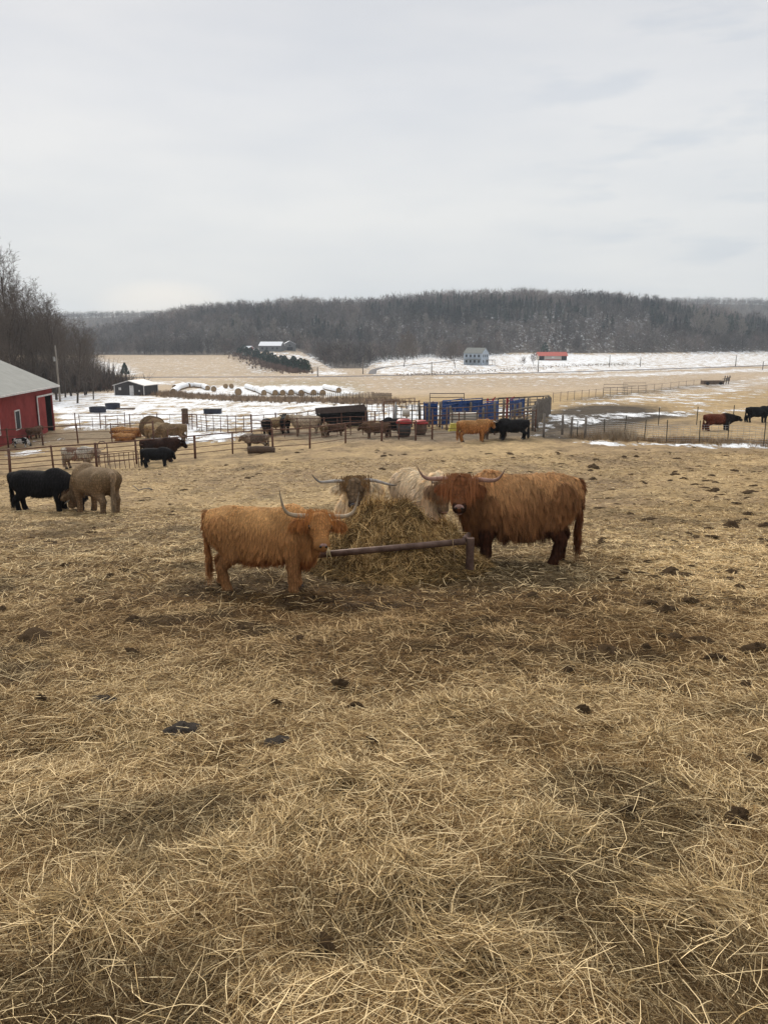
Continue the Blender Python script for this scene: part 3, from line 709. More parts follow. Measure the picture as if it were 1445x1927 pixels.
brush('fence_weeds', 'taller dry weeds in the middle of the wire fence', [(1140, 824), (1180, 828)], 110, .95, [(.30, .24, .17)], w=.012)

# single trees that stand out on and before the bluff
def place_tree(px, py, H, k, col, lab, group=None, name='bare_tree', minr=.06):
    x, y, z = hit(px, py)
    return tree_thing(name, protos_s[k], minr, col, tuple(min(1, c * 1.15) for c in col), lab, (x, y, z - .2), group, rz=px * .37, sc=H / 20.0)
protos_s = [make_tree_segs(51, 20, .50, .5, 2, first=.14, n1=12), make_tree_segs(61, 20, .38, .8, 2, first=.25, n1=10)]
place_tree(760, 690, 15, 0, (.13, .105, .085), 'lone rounded bare tree on the snowy knoll beside the driveway', minr=.10)
place_tree(1003, 688, 6, 0, (.12, .09, .08), 'small bare yard tree left of the red-roofed barn', minr=.07)
place_tree(982, 690, 4.5, 0, (.16, .13, .11), 'very small pale bare tree between white house and red-roofed barn', minr=.07)
place_tree(856, 692, 11, 0, (.12, .10, .085), 'bare tree close to the left side of the white house', minr=.09)
place_tree(900, 676, 12, 1, (.11, .09, .08), 'slim bare tree right behind the white house', minr=.1)
GP = 'pale trunked trees standing out on the bluff'
PALE = (.30, .27, .24)
def bluff_tree(px, Y, H, lab, k=1, col=PALE):
    x = (px - CX) / F_PX * Y; z = float(base_z(x, Y))
    return tree_thing('pale_tree', protos_s[k], .13, col, tuple(c * .85 for c in col), lab, (x, Y, z - .3), GP, rz=px, sc=H / 20.0)
for px, Y, H, lab in ((455, 640, 19, 'tallest pale tree in the woods above the left snow patch'), (432, 600, 16, 'pale tree left of the tallest pale tree above the left snow patch'),
                      (408, 610, 15, 'leftmost pale tree of the group above the tan field'), (520, 590, 19, 'pale tree right above the grey house in the woods'),
                      (1298, 640, 22, 'pale tree on the right among the dark evergreens'), (1330, 632, 20, 'spreading pale tree second from right among the evergreens'),
                      (1378, 640, 18, 'pale tree nearest the right edge of the bluff'), (885, 610, 18, 'pale tree rising behind the white house'),
                      (665, 640, 19, 'pale tree on the bluff above the driveway bend'), (800, 640, 17, 'pale tree on the bluff right of the lone knoll tree')):
    bluff_tree(px, Y, H, lab, k=0 if px in (1298, 1330, 432) else 1)

# evergreens
def evergreen(name, loc, h, wid, lab, cat='evergreen', group=None, n=420, round_=.75, col=(.022, .040, .026)):
    t = empty(name, loc, 0, lab, cat, group)
    f = rng.uniform(0.03, 1, n); az = rng.uniform(0, 2 * np.pi, n); wr = wid / 2 * (1.0 - f) ** round_ * rng.uniform(.55, 1.12, n) + .03 * wid
    wr *= np.minimum(1, .55 + f * 4)
    c = np.stack([np.cos(az) * wr, np.sin(az) * wr, f * h * .97], 1); s = wid * .085 * rng.uniform(.5, 1.4, n)
    a = unit(rng.normal(0, 1, (n, 3))); b = unit(np.cross(a, rng.normal(0, 1, (n, 3))))
    V = np.stack([c + a * s[:, None], c - a * s[:, None] * .5 + b * s[:, None] * .8, c - a * s[:, None] * .5 - b * s[:, None] * .8], 1).reshape(-1, 3)
    C = np.repeat(np.array(col) * rng.uniform(.5, 1.6, (n, 1)), 3, 0)
    npmesh('crown', V, np.arange(len(V)).reshape(-1, 3), M['leafy'], t, False, C)
    MB().tube([(0, 0, -.3), (0, 0, h * .55), (0, 0, h * .92)], [.05 * wid, .035 * wid, .01], 6).build('trunk', M['bark_vc'], t, col=(.06, .045, .035))
    return t
x, y, z = hit(236, 704); evergreen('spruce_tree', (x, y, z - .1), 4.6, 3.4, 'dark conical spruce standing alone in the snow left of the field', n=700)
x, y, z = hit(205, 700); evergreen('evergreen_shrub', (x, y, z), 1.4, 1.2, 'tiny dark evergreen in the snow left of the lone spruce', n=160)
ced = []
for i in range(30):
    t = i / 29; px = 452 + t * 128 + rng.normal(0, 1.5); py = 664 + t * 36 + math.sin(t * 3) * 2.5 - (i % 3) * 3.2
    x, y, z = hit(px, py + 2); h = 4.2 + (i % 4) * .5; g = 'dark cedars in a row running down to the road'
    if not ced:
        ced.append(evergreen('cedar_tree', (x, y, z - .2), 4.4, 4.2, 'dark cedar in the dense row running down to the road', group=g, n=300, round_=.5))
    else: relabel_copy(ced[0], (x, y, z - .2), i * 1.1, h / 4.4, 'dark cedar in the dense row running down to the road', g)
for px, py, h, lab in ((708, 680, 3.0, 'small evergreen shrub at the left end of the snowy knoll'), (734, 676, 4.6, 'tallest small evergreen on the snowy knoll left of the lone tree'), (748, 676, 3.6, 'dark shrub just left of the lone knoll tree'),
                       (722, 677, 2.6, 'lowest dark shrub on the snowy knoll'), (775, 674, 3.4, 'dark shrub just right of the lone knoll tree'), (1024, 668, 9, 'dark evergreen standing behind the red-roofed barn')):
    x, y, z = hit(px, py); evergreen('evergreen_shrub', (x, y, z - .1), h, h * .75, lab, n=220, round_=.6)

# ------------------------------------------------------------------ straw strewn over the pasture
SC1, SC2, SC3, SC4 = c3(.84, .65, .37), c3(.54, .385, .185), c3(.27, .175, .083), c3(.085, .050, .022)
def strands(x, y, z, n, len_lo, len_hi, w, pitch_sd, palette, prob, flow=True, curl=.35, k=4, lift=None, spread=.8, flowamp=1.0):
    az = rng.uniform(0, 2 * np.pi, n)
    if flow:
        f = fbm(x / .55, y / .7, 201, 3) * 7 + fbm(x / 2.5, y / 2.5, 211, 2) * 5
        az = np.where(rng.random(n) < .66, f + rng.normal(0, spread, n), az)
    Ln = rng.uniform(len_lo, len_hi, n) * np.exp(rng.normal(0, .3, n)); pt = rng.normal(0, pitch_sd, n)
    t = np.linspace(-.5, .5, k)[None, :]
    bend = rng.normal(0, curl, n)[:, None]; bz = np.abs(rng.normal(0, curl * .35, n))[:, None]
    kink = np.where(rng.random(n) < .25, rng.normal(0, .9, n), 0)[:, None]
    dx = np.cos(az)[:, None]; dy = np.sin(az)[:, None]; cp = np.cos(pt)[:, None]; sp = np.sin(pt)[:, None]; LL = Ln[:, None]
    off = bend * (t ** 2 - .08) * 1.2 + kink * np.maximum(t - .1, 0)
    X = x[:, None] + LL * (t * dx * cp - off * dy); Y = y[:, None] + LL * (t * dy * cp + off * dx)
    Z = z[:, None] + LL * (t * sp - bz * t ** 2 * 1.3)
    gz = None
    P = np.stack([X, Y, Z], -1)
    if lift is not None:
        g = lift(X, Y); P[..., 2] = np.maximum(Z, g - .004)
    W = (w * rng.uniform(.55, 1.3, n))[:, None] * np.array([.7, 1, 1, .55] if k == 4 else [1.0] * (k - 1) + [.5])[None, :]
    s = np.stack([-np.sin(az), np.cos(az), rng.normal(0, .55, n)], 1); s = unit(s)
    pal = np.array(palette); ci = rng.choice(len(pal), n, p=prob)
    C = pal[ci] * rng.uniform(.75, 1.25, (n, 1))
    return P, W, s, C
def bandsample(y0, y1, n, umax=.62):
    Y = rng.uniform(y0 ** 1.0, y1, n * 2); keep = rng.random(n * 2) < (Y + .4) / (y1 + .4); Y = Y[keep][:n]; n = len(Y)
    return rng.uniform(-1, 1, n) * (umax * Y + 1.9), Y
SV, SQ, SCc = [], [], []; so = 0
def push(P, W, s, C):
    global so
    V, Q, Cc = ribbons(P, W, s, C); SV.append(V); SQ.append(Q + so); SCc.append(Cc); so += len(V)
# (y0, y1, count, len, halfwidth, height of the loose layer)
for y0, y1, n, l0, l1, hw, hz in ((.4, 3.2, 190000, .04, .14, .0010, .04), (3.2, 5.5, 160000, .05, .16, .0014, .04), (5.5, 9, 140000, .07, .19, .0021, .04),
                                  (9, 14, 105000, .09, .22, .0034, .03), (14, 22, 90000, .08, .20, .0052, .02), (22, 38, 70000, .08, .22, .0085, .015)):
    x, y = bandsample(y0, y1, n, .56 if y0 > 3 else .60); n = len(x)
    tuft = fbm(x * 1.9, y * 1.9, 221, 3); z = ground_z(x, y) + rng.random(n) ** 2.2 * hz * (.4 + 2.2 * np.clip(tuft - .3, 0, 1)) + .002
    d, d2, br = near_col(x, y)
    far = sstep(13, 24, y)
    dark = np.clip(.40 + .9 * (fbm(x / .9, y / .9, 231, 3) - .42) + d * .45 + d2 * .2 - br * .4, .02, .95)
    P, W, s, C = strands(x, y, z, n, l0, l1, hw, .17, [SC1, SC2, SC3, SC4], [.36, .34, .20, .10], lift=ground_z, curl=.20)
    dk = (rng.random(n) < dark)[:, None]; C = np.where(dk, C * (np.array([.37, .31, .25]) if y0 < 13 else np.array([.62, .58, .54])), C)  # darkened strands paint damp and the shaded gaps between stalks
    C = C * (1 - .50 * sstep(.50, .68, fbm(x / 1.15, y / .85, 241, 3)) * (1 - br * .8))[:, None]; C = C * (1 - d[:, None] * np.array([.48, .56, .64])) * (1 - d2[:, None] * .25) * (1 + br[:, None] * .22)
    if y0 > 13: 
        k_ = rng.random(n) < (1 - .35 * far); P, W, s, C = P[k_], W[k_], s[k_], C[k_]
    push(P, W, s, C)
# upright and long stray stalks lying on top
for y0, y1, n, hw in ((.6, 4, 5200, .0017), (4, 9, 6800, .0025), (9, 15, 5000, .0042)):
    x, y = bandsample(y0, y1, n, .6); n = len(x); z = ground_z(x, y) + rng.uniform(.01, .05, n)
    P, W, s, C = strands(x, y, z, n, .10, .28, hw * .78, .26, [SC1 * 1.15, SC1, SC2], [.5, .3, .2], flow=False, curl=.28, lift=ground_z)
    d, d2, br = near_col(x, y); C = C * (1 - d[:, None] * np.array([.25, .32, .4])); push(P, W, s, C)
# thick wads of trampled hay here and there
TUFTS = [(640, 1480, .55, 1.1), (1010, 1560, .35, .8), (240, 1400, .30, .9), (560, 1560, .5, .9), (1230, 1400, .35, .9), (900, 1790, .5, 1.0), (150, 1720, .45, 1), (1300, 1700, .4, 1),
         (600, 1195, .5, .8), (1160, 1150, .5, .7), (820, 1330, .4, .7), (330, 1150, .6, .7), (90, 1240, .4, .7), (470, 1290, .5, .6), (940, 1190, .5, .8), (740, 1180, .6, .8), (420, 1620, .4, 1.0), (760, 1650, .5, .9), (1350, 1500, .4, .8)]
for px, py, rad, hh in TUFTS:
    gx, gy, gz = hit(px, py); n = 1900; r = rad * np.abs(rng.normal(0, .55, n)); a = rng.uniform(0, 2 * np.pi, n)
    x = gx + r * np.cos(a) * 1.2; y = gy + r * np.sin(a) * .8; z = ground_z(x, y) + .075 * hh * np.exp(-(r / rad / .6) ** 2) * rng.random(n) + .004
    dark = rng.random(n) < .42 * (1 - np.clip(r / rad, 0, 1) * .4)
    P, W, s, C = strands(x, y, z, n, .10, .26, .0007 + gy * .00030, .20, [SC1, SC2, SC3], [.35, .38, .27], flow=True, curl=.45, spread=.5, lift=ground_z)
    C = np.where(dark[:, None], C * np.array([.38, .36, .33]), C); d, d2, br = near_col(x, y); C = C * (1 - d[:, None] * np.array([.4, .48, .55])); push(P, W, s, C)
so_obj = npmesh('straw_litter', np.concatenate(SV), np.concatenate(SQ), M['straw'], None, False, np.concatenate(SCc))
tag(so_obj, 'dry straw and hay strewn thickly over the foreground pasture', kind='stuff')
print('straw quads', so); del SV, SQ, SCc

# ------------------------------------------------------------------ hay pile in its pipe feeder
hx, hy, hz_ = hit(752, 1062); hy0 = 12.1; hx = .20
HB = float(ground_z(hx, hy0))
def pile_h(x, y):
    dx = (x - hx); dy = (y - hy0)
    ang = np.arctan2(dy, dx); rr = np.sqrt((dx / 1.14) ** 2 + (dy / 1.15) ** 2)
    rr = rr * (1 + .16 * (fbm(np.cos(ang) * 2 + 5, np.sin(ang) * 2 + 5, 301, 2) - .5))
    h = .52 * np.exp(-(rr / .86) ** 2.6) + .36 * np.exp(-(rr / 1.0) ** 4) + .08 * np.exp(-(rr / 1.35) ** 4)
    h = h + (fbm(x * 2.7, y * 2.7, 311, 3) - .5) * .52 * np.exp(-(rr / 1.05) ** 4) + (fbm(x * 9, y * 9, 321, 3) - .5) * .10 * np.exp(-(rr / 1.4) ** 4)
    return h
def pile_z(x, y): return ground_z(x, y) + pile_h(x, y) * (.30 + .70 * sstep(10.55, 11.15, y)) - .03
t_ = empty('hay_pile', (hx, hy0, HB), 0, 'loose heap of greenish brown hay that the four cows stand around', 'hay pile')
ax = np.linspace(-2.1, 2.1, 110); gx_, gy_ = np.meshgrid(hx + ax, hy0 + ax); gz_ = pile_z(gx_, gy_) - .015
ids = np.arange(110 * 110).reshape(110, 110)
npmesh('mound', np.stack([gx_ - hx, gy_ - hy0, gz_ - HB], -1).reshape(-1, 3), np.stack([ids[:-1, :-1], ids[:-1, 1:], ids[1:, 1:], ids[1:, :-1]], -1).reshape(-1, 4), M['hay'], t_, True, np.tile(c3(.095, .070, .036), (110 * 110, 1)))
n = 56000; r = 1.5 * np.sqrt(rng.random(n)) ** 1.25; a = rng.uniform(0, 2 * np.pi, n); x = hx + r * np.cos(a); y = hy0 + r * np.sin(a)
z = pile_z(x, y) + rng.random(n) ** 2 * .07; e_ = .05
sx_ = (pile_z(x + e_, y) - pile_z(x - e_, y)) / (2 * e_); sy_ = (pile_z(x, y + e_) - pile_z(x, y - e_)) / (2 * e_)
P, W, s, C = strands(x, y, z * 0, n, .12, .34, .0042, .22, [SC1 * .80, SC2 * .80, SC3 * .8, SC4], [.27, .33, .26, .14], flow=True, curl=.6, spread=.7, k=5)
dz = (P[..., 0] - x[:, None]) * sx_[:, None] + (P[..., 1] - y[:, None]) * sy_[:, None]
P[..., 2] += z[:, None] + dz; P[..., 2] = np.maximum(P[..., 2], pile_z(P[..., 0], P[..., 1]) - .02)
nn = unit(np.stack([-sx_, -sy_, np.ones(n)], 1)); tdir = unit(P[:, 2] - P[:, 1]); s = unit(np.cross(nn, tdir) + rng.normal(0, .25, (n, 3)))
dk = rng.random(n) < np.clip(.40 + 2.4 * (fbm(x * 2.7, y * 2.7 + z * 3, 331, 3) - .5), 0, .9)
C = np.where(dk[:, None], C * .32, C) * np.array([1.02, .90, .72]); W = W * .85
V, Q, Cc = ribbons(P, W, s, C); ho = npmesh('strands', V - np.array([hx, hy0, HB]), Q, M['hay'], t_, False, Cc); tag(ho, kind='stuff')

pa = np.array([-.96, 10.95, 0.]); pb = np.array([1.20, 11.0, 0.])
def at(px, py, Y): 
    a_, b_, c_ = ray(px, py); return np.array([float(a_ / b_ * Y), Y, float(c_ / b_ * Y)])
A_ = at(612, 1043, 10.75); B_ = at(874, 1019, 11.25)
t_ = empty('hay_feeder', tuple(B_), 0, 'thick rusty pipe rail with corner post holding back the hay pile', 'hay feeder')
C_ = B_ + np.array([.55, 2.2, -.02]); D_ = A_ + np.array([-.15, 2.3, .05])
def loc(o, pts): return [np.asarray(p) - np.array(o) for p in pts]
MB().tube(loc(B_, [A_ + (B_ - A_) * f for f in (-.06, .3, .6, 1.0)]), .048, 14).build('rail', M['oldpipe'], t_, True)
MB().tube(loc(B_, [B_ + np.array([.0, .02, .03]), B_ + np.array([.16, .9, -.12])]), .043, 12).build('rail', M['oldpipe'], t_, True)
for q, lo in ((B_ + np.array([.085, -.0, .055]), .75),):
    MB().tube(loc(B_, [q - np.array([0, 0, lo]), q]), .062, 14).build('post', M['oldpipe'], t_, False)
tag(t_, label='thick rusty pipe rail with corner post holding back the hay pile')
MB().tube(loc(B_, [B_ + (A_ - B_) * .09 + np.array(v) for v in ((0, -.03, .052), (0, -.056, .0), (.02, -.062, -.12), (.03, -.06, -.27))]), .007, 5).build('twine', M['bale'], t_)

# ------------------------------------------------------------------ cattle
def surface_nets(Fv, o, h):
    s = Fv < 0
    cnt = np.zeros(tuple(d - 1 for d in Fv.shape), int)
    for i in (0, 1):
        for j in (0, 1):
            for k in (0, 1): cnt += s[i:s.shape[0] - 1 + i, j:s.shape[1] - 1 + j, k:s.shape[2] - 1 + k]
    act = (cnt > 0) & (cnt < 8); ix = -np.ones(cnt.shape, int); n = act.sum(); ix[act] = np.arange(n)
    I, J, K = np.nonzero(act); acc = np.zeros((n, 3)); num = np.zeros(n)
    for ax_ in range(3):
        for a in (0, 1):
            for b in (0, 1):
                c0 = [0, 0, 0]; oth = [q for q in range(3) if q != ax_]; c0[oth[0]] = a; c0[oth[1]] = b; c1 = list(c0); c1[ax_] = 1
                f0 = Fv[I + c0[0], J + c0[1], K + c0[2]]; f1 = Fv[I + c1[0], J + c1[1], K + c1[2]]
                m = (f0 < 0) != (f1 < 0); t = np.where(m, f0 / np.where(m, f0 - f1, 1), 0)
                p = np.stack([np.full(n, float(c0[q])) for q in range(3)], 1); p[:, ax_] += t
                acc += p * m[:, None]; num += m
    V = (acc / num[:, None] + np.stack([I, J, K], 1)) * h + o
    quads = []
    for ax_ in range(3):
        sl0 = [slice(1, -1)] * 3; sl1 = [slice(1, -1)] * 3; sl0[ax_] = slice(0, -1); sl1[ax_] = slice(1, None)
        a = s[tuple(sl0)]; b = s[tuple(sl1)]; m = a != b; I, J, K = np.nonzero(m); fl = a[m]
        c = [I + 1, J + 1, K + 1]; c[ax_] = c[ax_] - 1
        oth = [q for q in range(3) if q != ax_]; u, v = oth
        def cell(du, dv):
            d = [c[0].copy(), c[1].copy(), c[2].copy()]; d[u] = d[u] - du; d[v] = d[v] - dv; return ix[d[0], d[1], d[2]]
        q = np.stack([cell(1, 1), cell(0, 1), cell(0, 0), cell(1, 0)], 1)
        if ax_ == 1: fl = ~fl
        q[~fl] = q[~fl][:, ::-1]; quads.append(q)
    Q = np.concatenate(quads); return V, Q[(Q >= 0).all(1)]
BODY, LEG, HEAD, MUZ, EAR, TAIL, NECK = range(7)
def sdf_mesh(prims, h, k=.055):
    lo = np.min([np.minimum.reduce([np.array(p[1]) - max(np.atleast_1d(p[2]))] if p[0] == 'e' else [np.array(p[1]) - p[3], np.array(p[2]) - p[4]]) for p in prims], 0) - .08
    hi = np.max([np.maximum.reduce([np.array(p[1]) + max(np.atleast_1d(p[2]))] if p[0] == 'e' else [np.array(p[1]) + p[3], np.array(p[2]) + p[4]]) for p in prims], 0) + .08
    nn = np.ceil((hi - lo) / h).astype(int) + 1
    g = [lo[i] + np.arange(nn[i]) * h for i in range(3)]
    X = np.stack(np.meshgrid(*g, indexing='ij'), -1).astype(np.float32)
    def dist(p, X):
        if p[0] == 'e':
            c = np.array(p[1]); r = np.array(p[2]) * np.ones(3); Rm = p[4] if len(p) > 4 and p[4] is not None else None
            d = X - c
            if Rm is not None: d = d @ Rm          # Rm columns = local axes
            q = d / r; l = np.linalg.norm(q, axis=-1); g_ = np.linalg.norm(q / r, axis=-1) + 1e-6
            return l * (l - 1) / g_
        a = np.array(p[1]); b = np.array(p[2]); ba = b - a; t = np.clip(((X - a) @ ba) / (ba @ ba + 1e-9), 0, 1)
        return np.linalg.norm(X - a - t[..., None] * ba, axis=-1) - (p[3] + (p[4] - p[3]) * t)
    Fv = None
    for p in prims:
        d = dist(p, X).astype(np.float32); kk = p[6] if p[0] == 'c' and len(p) > 6 else k
        if Fv is None: Fv = d
        else: hh = np.maximum(kk - np.abs(Fv - d), 0) / kk; Fv = np.minimum(Fv, d) - hh * hh * kk * .25
    V, Q = surface_nets(Fv, lo, h)
    ds = np.stack([dist(p, V) for p in prims], 1); reg = np.array([p[5] if p[0] == 'c' else p[3] for p in prims])[ds.argmin(1)]
    return V, Q, reg
def vnormals(V, Q):
    fn = np.cross(V[Q[:, 2]] - V[Q[:, 0]], V[Q[:, 3]] - V[Q[:, 1]]); A = np.linalg.norm(fn, axis=1) * .5
    n = np.zeros_like(V)
    for i in range(4): np.add.at(n, Q[:, i], fn)
    return unit(n), A

def cow_prims(pose):
    """facing +X, feet at z=0, about 1.2 m at the withers. pose keys: poll, yaw, pitch, legs, fat, lying"""
    fat = pose.get('fat', 1.0); P = []
    ly = pose.get('lying', False); dz = -.46 if ly else 0.0
    E = lambda c, r, g=BODY: P.append(('e', (c[0], c[1], c[2] + dz), r, g, None))
    Cp = lambda a, b, ra, rb, g=BODY, k=.055: P.append(('c', a, b, ra, rb, g, k))
    E((-.06, 0, .80), (.70, .345 * fat, .335)); E((-.02, 0, .70), (.50, .33 * fat, .27)); E((.42, 0, .84), (.34, .285 * fat, .35))
    E((-.56, 0, .88), (.32, .30 * fat, .28)); E((.60, 0, .70), (.22, .19, .24)); E((-.30, 0, .98), (.50, .20, .17))
    if pose.get('hump', 1): E((.34, 0, 1.05), (.26, .15, .17))
    else: E((.22, 0, .98), (.42, .19, .16)); E((.62, 0, .62), (.20, .17, .24)); E((.0, 0, .64), (.55, .31, .22))
    E((-.78, 0, .96), (.13, .20, .16))
    lg = pose.get('legs', (0, 0, 0, 0))            # fore-aft foot shifts FL FR HL HR
    if ly:
        for s, i in ((1, 0), (-1, 1)):
            Cp((.45, .22 * s, .25), (.72, .24 * s, .10), .13, .07, LEG); Cp((.72, .24 * s, .09), (.52, .30 * s, .06), .06, .05, LEG)
            Cp((-.55, .25 * s, .30), (-.30, .36 * s, .14), .19, .09, LEG); Cp((-.30, .36 * s, .10), (-.62, .40 * s, .06), .07, .05, LEG)
    else:
        for s, i in ((1, 0), (-1, 1)):
            f = lg[i]
            Cp((.45, .19 * s, .80), (.46 + f * .45, .19 * s, .43), .17, .095, LEG); Cp((.46 + f * .45, .19 * s, .43), (.46 + f * .85, .185 * s, .14), .088, .062, LEG, .03)
            Cp((.46 + f * .85, .185 * s, .14), (.49 + f, .185 * s, .045), .064, .072, LEG, .03)
            h = lg[i + 2]
            Cp((-.60, .17 * s, .88), (-.48 + h * .3, .19 * s, .60), .20, .145, LEG); Cp((-.48 + h * .3, .19 * s, .60), (-.70 + h * .65, .18 * s, .40), .13, .078, LEG, .04)
            Cp((-.70 + h * .65, .18 * s, .40), (-.655 + h * .9, .18 * s, .14), .076, .060, LEG, .03); Cp((-.655 + h * .9, .18 * s, .14), (-.62 + h, .18 * s, .045), .062, .070, LEG, .03)
    tb = np.array((-.88, 0, 1.04 + dz)); zt = .12 if ly else .40
    Cp(tuple(tb), (-.915, .0, .90 + dz), .060, .040, TAIL, .04); Cp((-.915, .0, .90 + dz), (-.885, .02, zt + .06), .034, .026, TAIL, .02); Cp((-.885, .02, zt + .06), (-.88, .03, max(zt - .10, .05)), .040, .02, TAIL, .02)
    poll = np.array(pose.get('poll', (.93, 0, 1.20))); yaw = pose.get('yaw', 0); pit = pose.get('pitch', -.9)
    f = np.array((math.cos(yaw) * math.cos(pit), math.sin(yaw) * math.cos(pit), math.sin(pit)))
    l = np.array((-math.sin(yaw), math.cos(yaw), 0)); roll = pose.get('roll', 0); u = np.cross(f, l)
    l, u = l * math.cos(roll) + u * math.sin(roll), u * math.cos(roll) - l * math.sin(roll)
    hs = pose.get('head', 1.0); kl, kw = pose.get('hlen', .80), pose.get('hwid', 1.15); H = lambda a, b, c: tuple(poll + hs * (f * a * kl + l * b * kw + u * c))
    Rm = np.stack([f, l, u], 1)
    nb = np.array(pose.get('neckbase', (.55, 0, .98 + dz)))
    mid = (nb + np.array(H(-.05, 0, -.16))) / 2 + np.array((.03, 0, pose.get('neckup', .02)))
    Cp(tuple(nb), tuple(mid), pose.get('nr', .225), .19, NECK, .08); Cp(tuple(mid), H(.04, 0, -.14), .19, .135, NECK, .07)
    Cp(tuple(nb + np.array((.06, 0, -.18))), H(.10, 0, -.22), .17, .10, NECK, .08)
    P.append(('e', H(.06, 0, -.06), (.15 * hs * kl, .125 * hs * kw, .13 * hs), HEAD, Rm)); P.append(('e', H(.17, 0, -.08), (.17 * hs * kl, .105 * hs * kw, .11 * hs), HEAD, Rm))
    Cp(H(.18, 0, -.07), H(.40, 0, -.085), .095 * hs * kw, .072 * hs * kw, HEAD, .04); Cp(H(.20, 0, -.14), H(.36, 0, -.135), .085 * hs, .055 * hs, HEAD, .04)
    P.append(('e', H(.43, 0, -.095), (.070 * hs * kl, .088 * hs * kw, .075 * hs), MUZ, Rm))
    for s in (1, -1):
        P.append(('e', H(.07, .20 * s, -.075), (.055 * hs, .12 * hs, .028 * hs), EAR, Rm))
        P.append(('e', H(.165, .095 * s, -.01), (.045 * hs, .025 * hs, .03 * hs), HEAD, Rm))
    return P, H, f, l, u, hs, dz

def build_cow(name, label, cat, loc, rz, scale, pose, coat, group=None, res=.022, nh=26000, hw=.0042, hl=1.0, detail=True):
    """coat: dict body, back, dark, head, leg, tip  (linear base colours)"""
    prims, H, f, l, u, hs, dz = cow_prims(pose)
    V, Q, reg = sdf_mesh(prims, res); Nn, A = vnormals(V, Q)
    t = empty(name, loc, rz, label, cat, group); t.scale = scale if isinstance(scale, tuple) else (scale,) * 3
    rg = np.random.default_rng(abs(hash(label)) % 99999 if False else sum(map(ord, label)))
    def colour(p, rr):
        c = np.tile(np.array(coat['body']), (len(p), 1)); 
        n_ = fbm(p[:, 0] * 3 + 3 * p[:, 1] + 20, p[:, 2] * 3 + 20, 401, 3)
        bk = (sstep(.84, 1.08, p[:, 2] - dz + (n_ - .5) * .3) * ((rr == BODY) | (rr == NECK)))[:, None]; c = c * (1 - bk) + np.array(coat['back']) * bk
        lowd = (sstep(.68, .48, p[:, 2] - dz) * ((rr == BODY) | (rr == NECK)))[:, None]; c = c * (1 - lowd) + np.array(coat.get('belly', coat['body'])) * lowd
        for k_, key in ((LEG, 'leg'), (HEAD, 'head'), (MUZ, 'muz'), (EAR, 'ear'), (TAIL, 'tail')):
            if key in coat: c[rr == k_] = coat[key]
        if 'leg' in coat:
            kq = (sstep(.50, .80, p[:, 2] - dz + (n_ - .5) * .25) * (rr == LEG))[:, None]; c = c * (1 - kq) + np.array(coat['body']) * kq
        if 'fore' in coat: fr = (sstep(.15, .35, p[:, 0]) * (rr != HEAD))[:, None]; c = c * (1 - fr) + np.array(coat['fore']) * fr
        if 'patch' in coat:
            m = (fbm(p[:, 0] * coat.get('pf', 2.2) + 7, p[:, 2] * coat.get('pf', 2.2) + p[:, 1] * .8 + 9, coat.get('ps', 5), 3) > coat.get('pt', .55)) & (rr != HEAD); c[m] = coat['patch']
        return c * (.62 + .76 * n_)[:, None]
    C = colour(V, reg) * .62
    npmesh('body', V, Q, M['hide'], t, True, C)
    # hair roots
    fr = reg[Q[:, 0]]
    lenr = {BODY: .135, NECK: .15, LEG: .055, HEAD: .060, MUZ: .014, EAR: .11, TAIL: .15}; lenr.update(pose.get('hair', {}))
    wt = {BODY: 1.0, NECK: 1.15, LEG: 3.0, HEAD: 4.8, MUZ: 3.2, EAR: 3.2, TAIL: 2.6}
    pr = A * np.array([wt[k] for k in range(7)])[fr]; pr /= pr.sum()
    fi = rg.choice(len(Q), nh, p=pr); a = rg.random((nh, 1)); b = rg.random((nh, 1)); q = Q[fi]
    def ip(X): return (X[q[:, 0]] * (1 - a) + X[q[:, 1]] * a) * (1 - b) + (X[q[:, 3]] * (1 - a) + X[q[:, 2]] * a) * b
    p = ip(V); n_ = unit(ip(Nn)); rr = fr[fi]
    okh = ~(((rr == MUZ) | (rr == HEAD)) & (((p - np.array(H(.49, 0, -.06))) ** 2).sum(1) < (.098 * hs) ** 2)); p, n_, rr = p[okh], n_[okh], rr[okh]; nh = len(p)
    Ln = np.array([lenr[k] for k in range(7)])[rr] * hl
    g = np.zeros((nh, 3)); bd = (rr == BODY) | (rr == NECK)
    g[:] = (-.25, 0, -1); g[bd] = np.stack([np.full(bd.sum(), -.42), np.sign(p[bd, 1] + 1e-6) * .5 * (n_[bd, 2] > .5), np.full(bd.sum(), -1.0)], 1)
    hd = (rr == HEAD) | (rr == MUZ); g[hd] = f * .8 + np.array((0, 0, -.5)) + n_[hd] * .1
    along = np.clip((p - np.array(H(.05, 0, 0))) @ f / (.36 * hs * pose.get('hlen', .8)), 0, 1); Ln[rr == HEAD] *= (1 - .72 * along[rr == HEAD])
    er = rr == EAR; g[er] = l * (np.sign((p[er] - np.array(H(0, 0, 0))) @ l))[:, None] * .45 + np.array((0, 0, -.9))
    lz = sstep(.45, .78, p[:, 2] - dz) * (rr == LEG); Ln = Ln * (1 - lz) + lenr[BODY] * hl * .85 * lz
    lowb = bd & (n_[:, 2] < -.2); Ln[lowb] *= 1.1
    Ln[bd] *= (.65 + .55 * sstep(1.15, .70, p[bd, 2] - dz))
    d = unit(g); d = d - n_ * (d * n_).sum(1, keepdims=True) * .95; d = unit(d)
    # clumps
    cs = pose.get('clump', .065); key = np.floor((p + rg.uniform(0, 1, 3)) / cs).astype(int); _, inv = np.unique(key, axis=0, return_inverse=True); inv = inv.ravel(); m = inv.max() + 1
    cc = np.zeros((m, 3)); cnt = np.bincount(inv, minlength=m)[:, None]; np.add.at(cc, inv, p); cc /= cnt
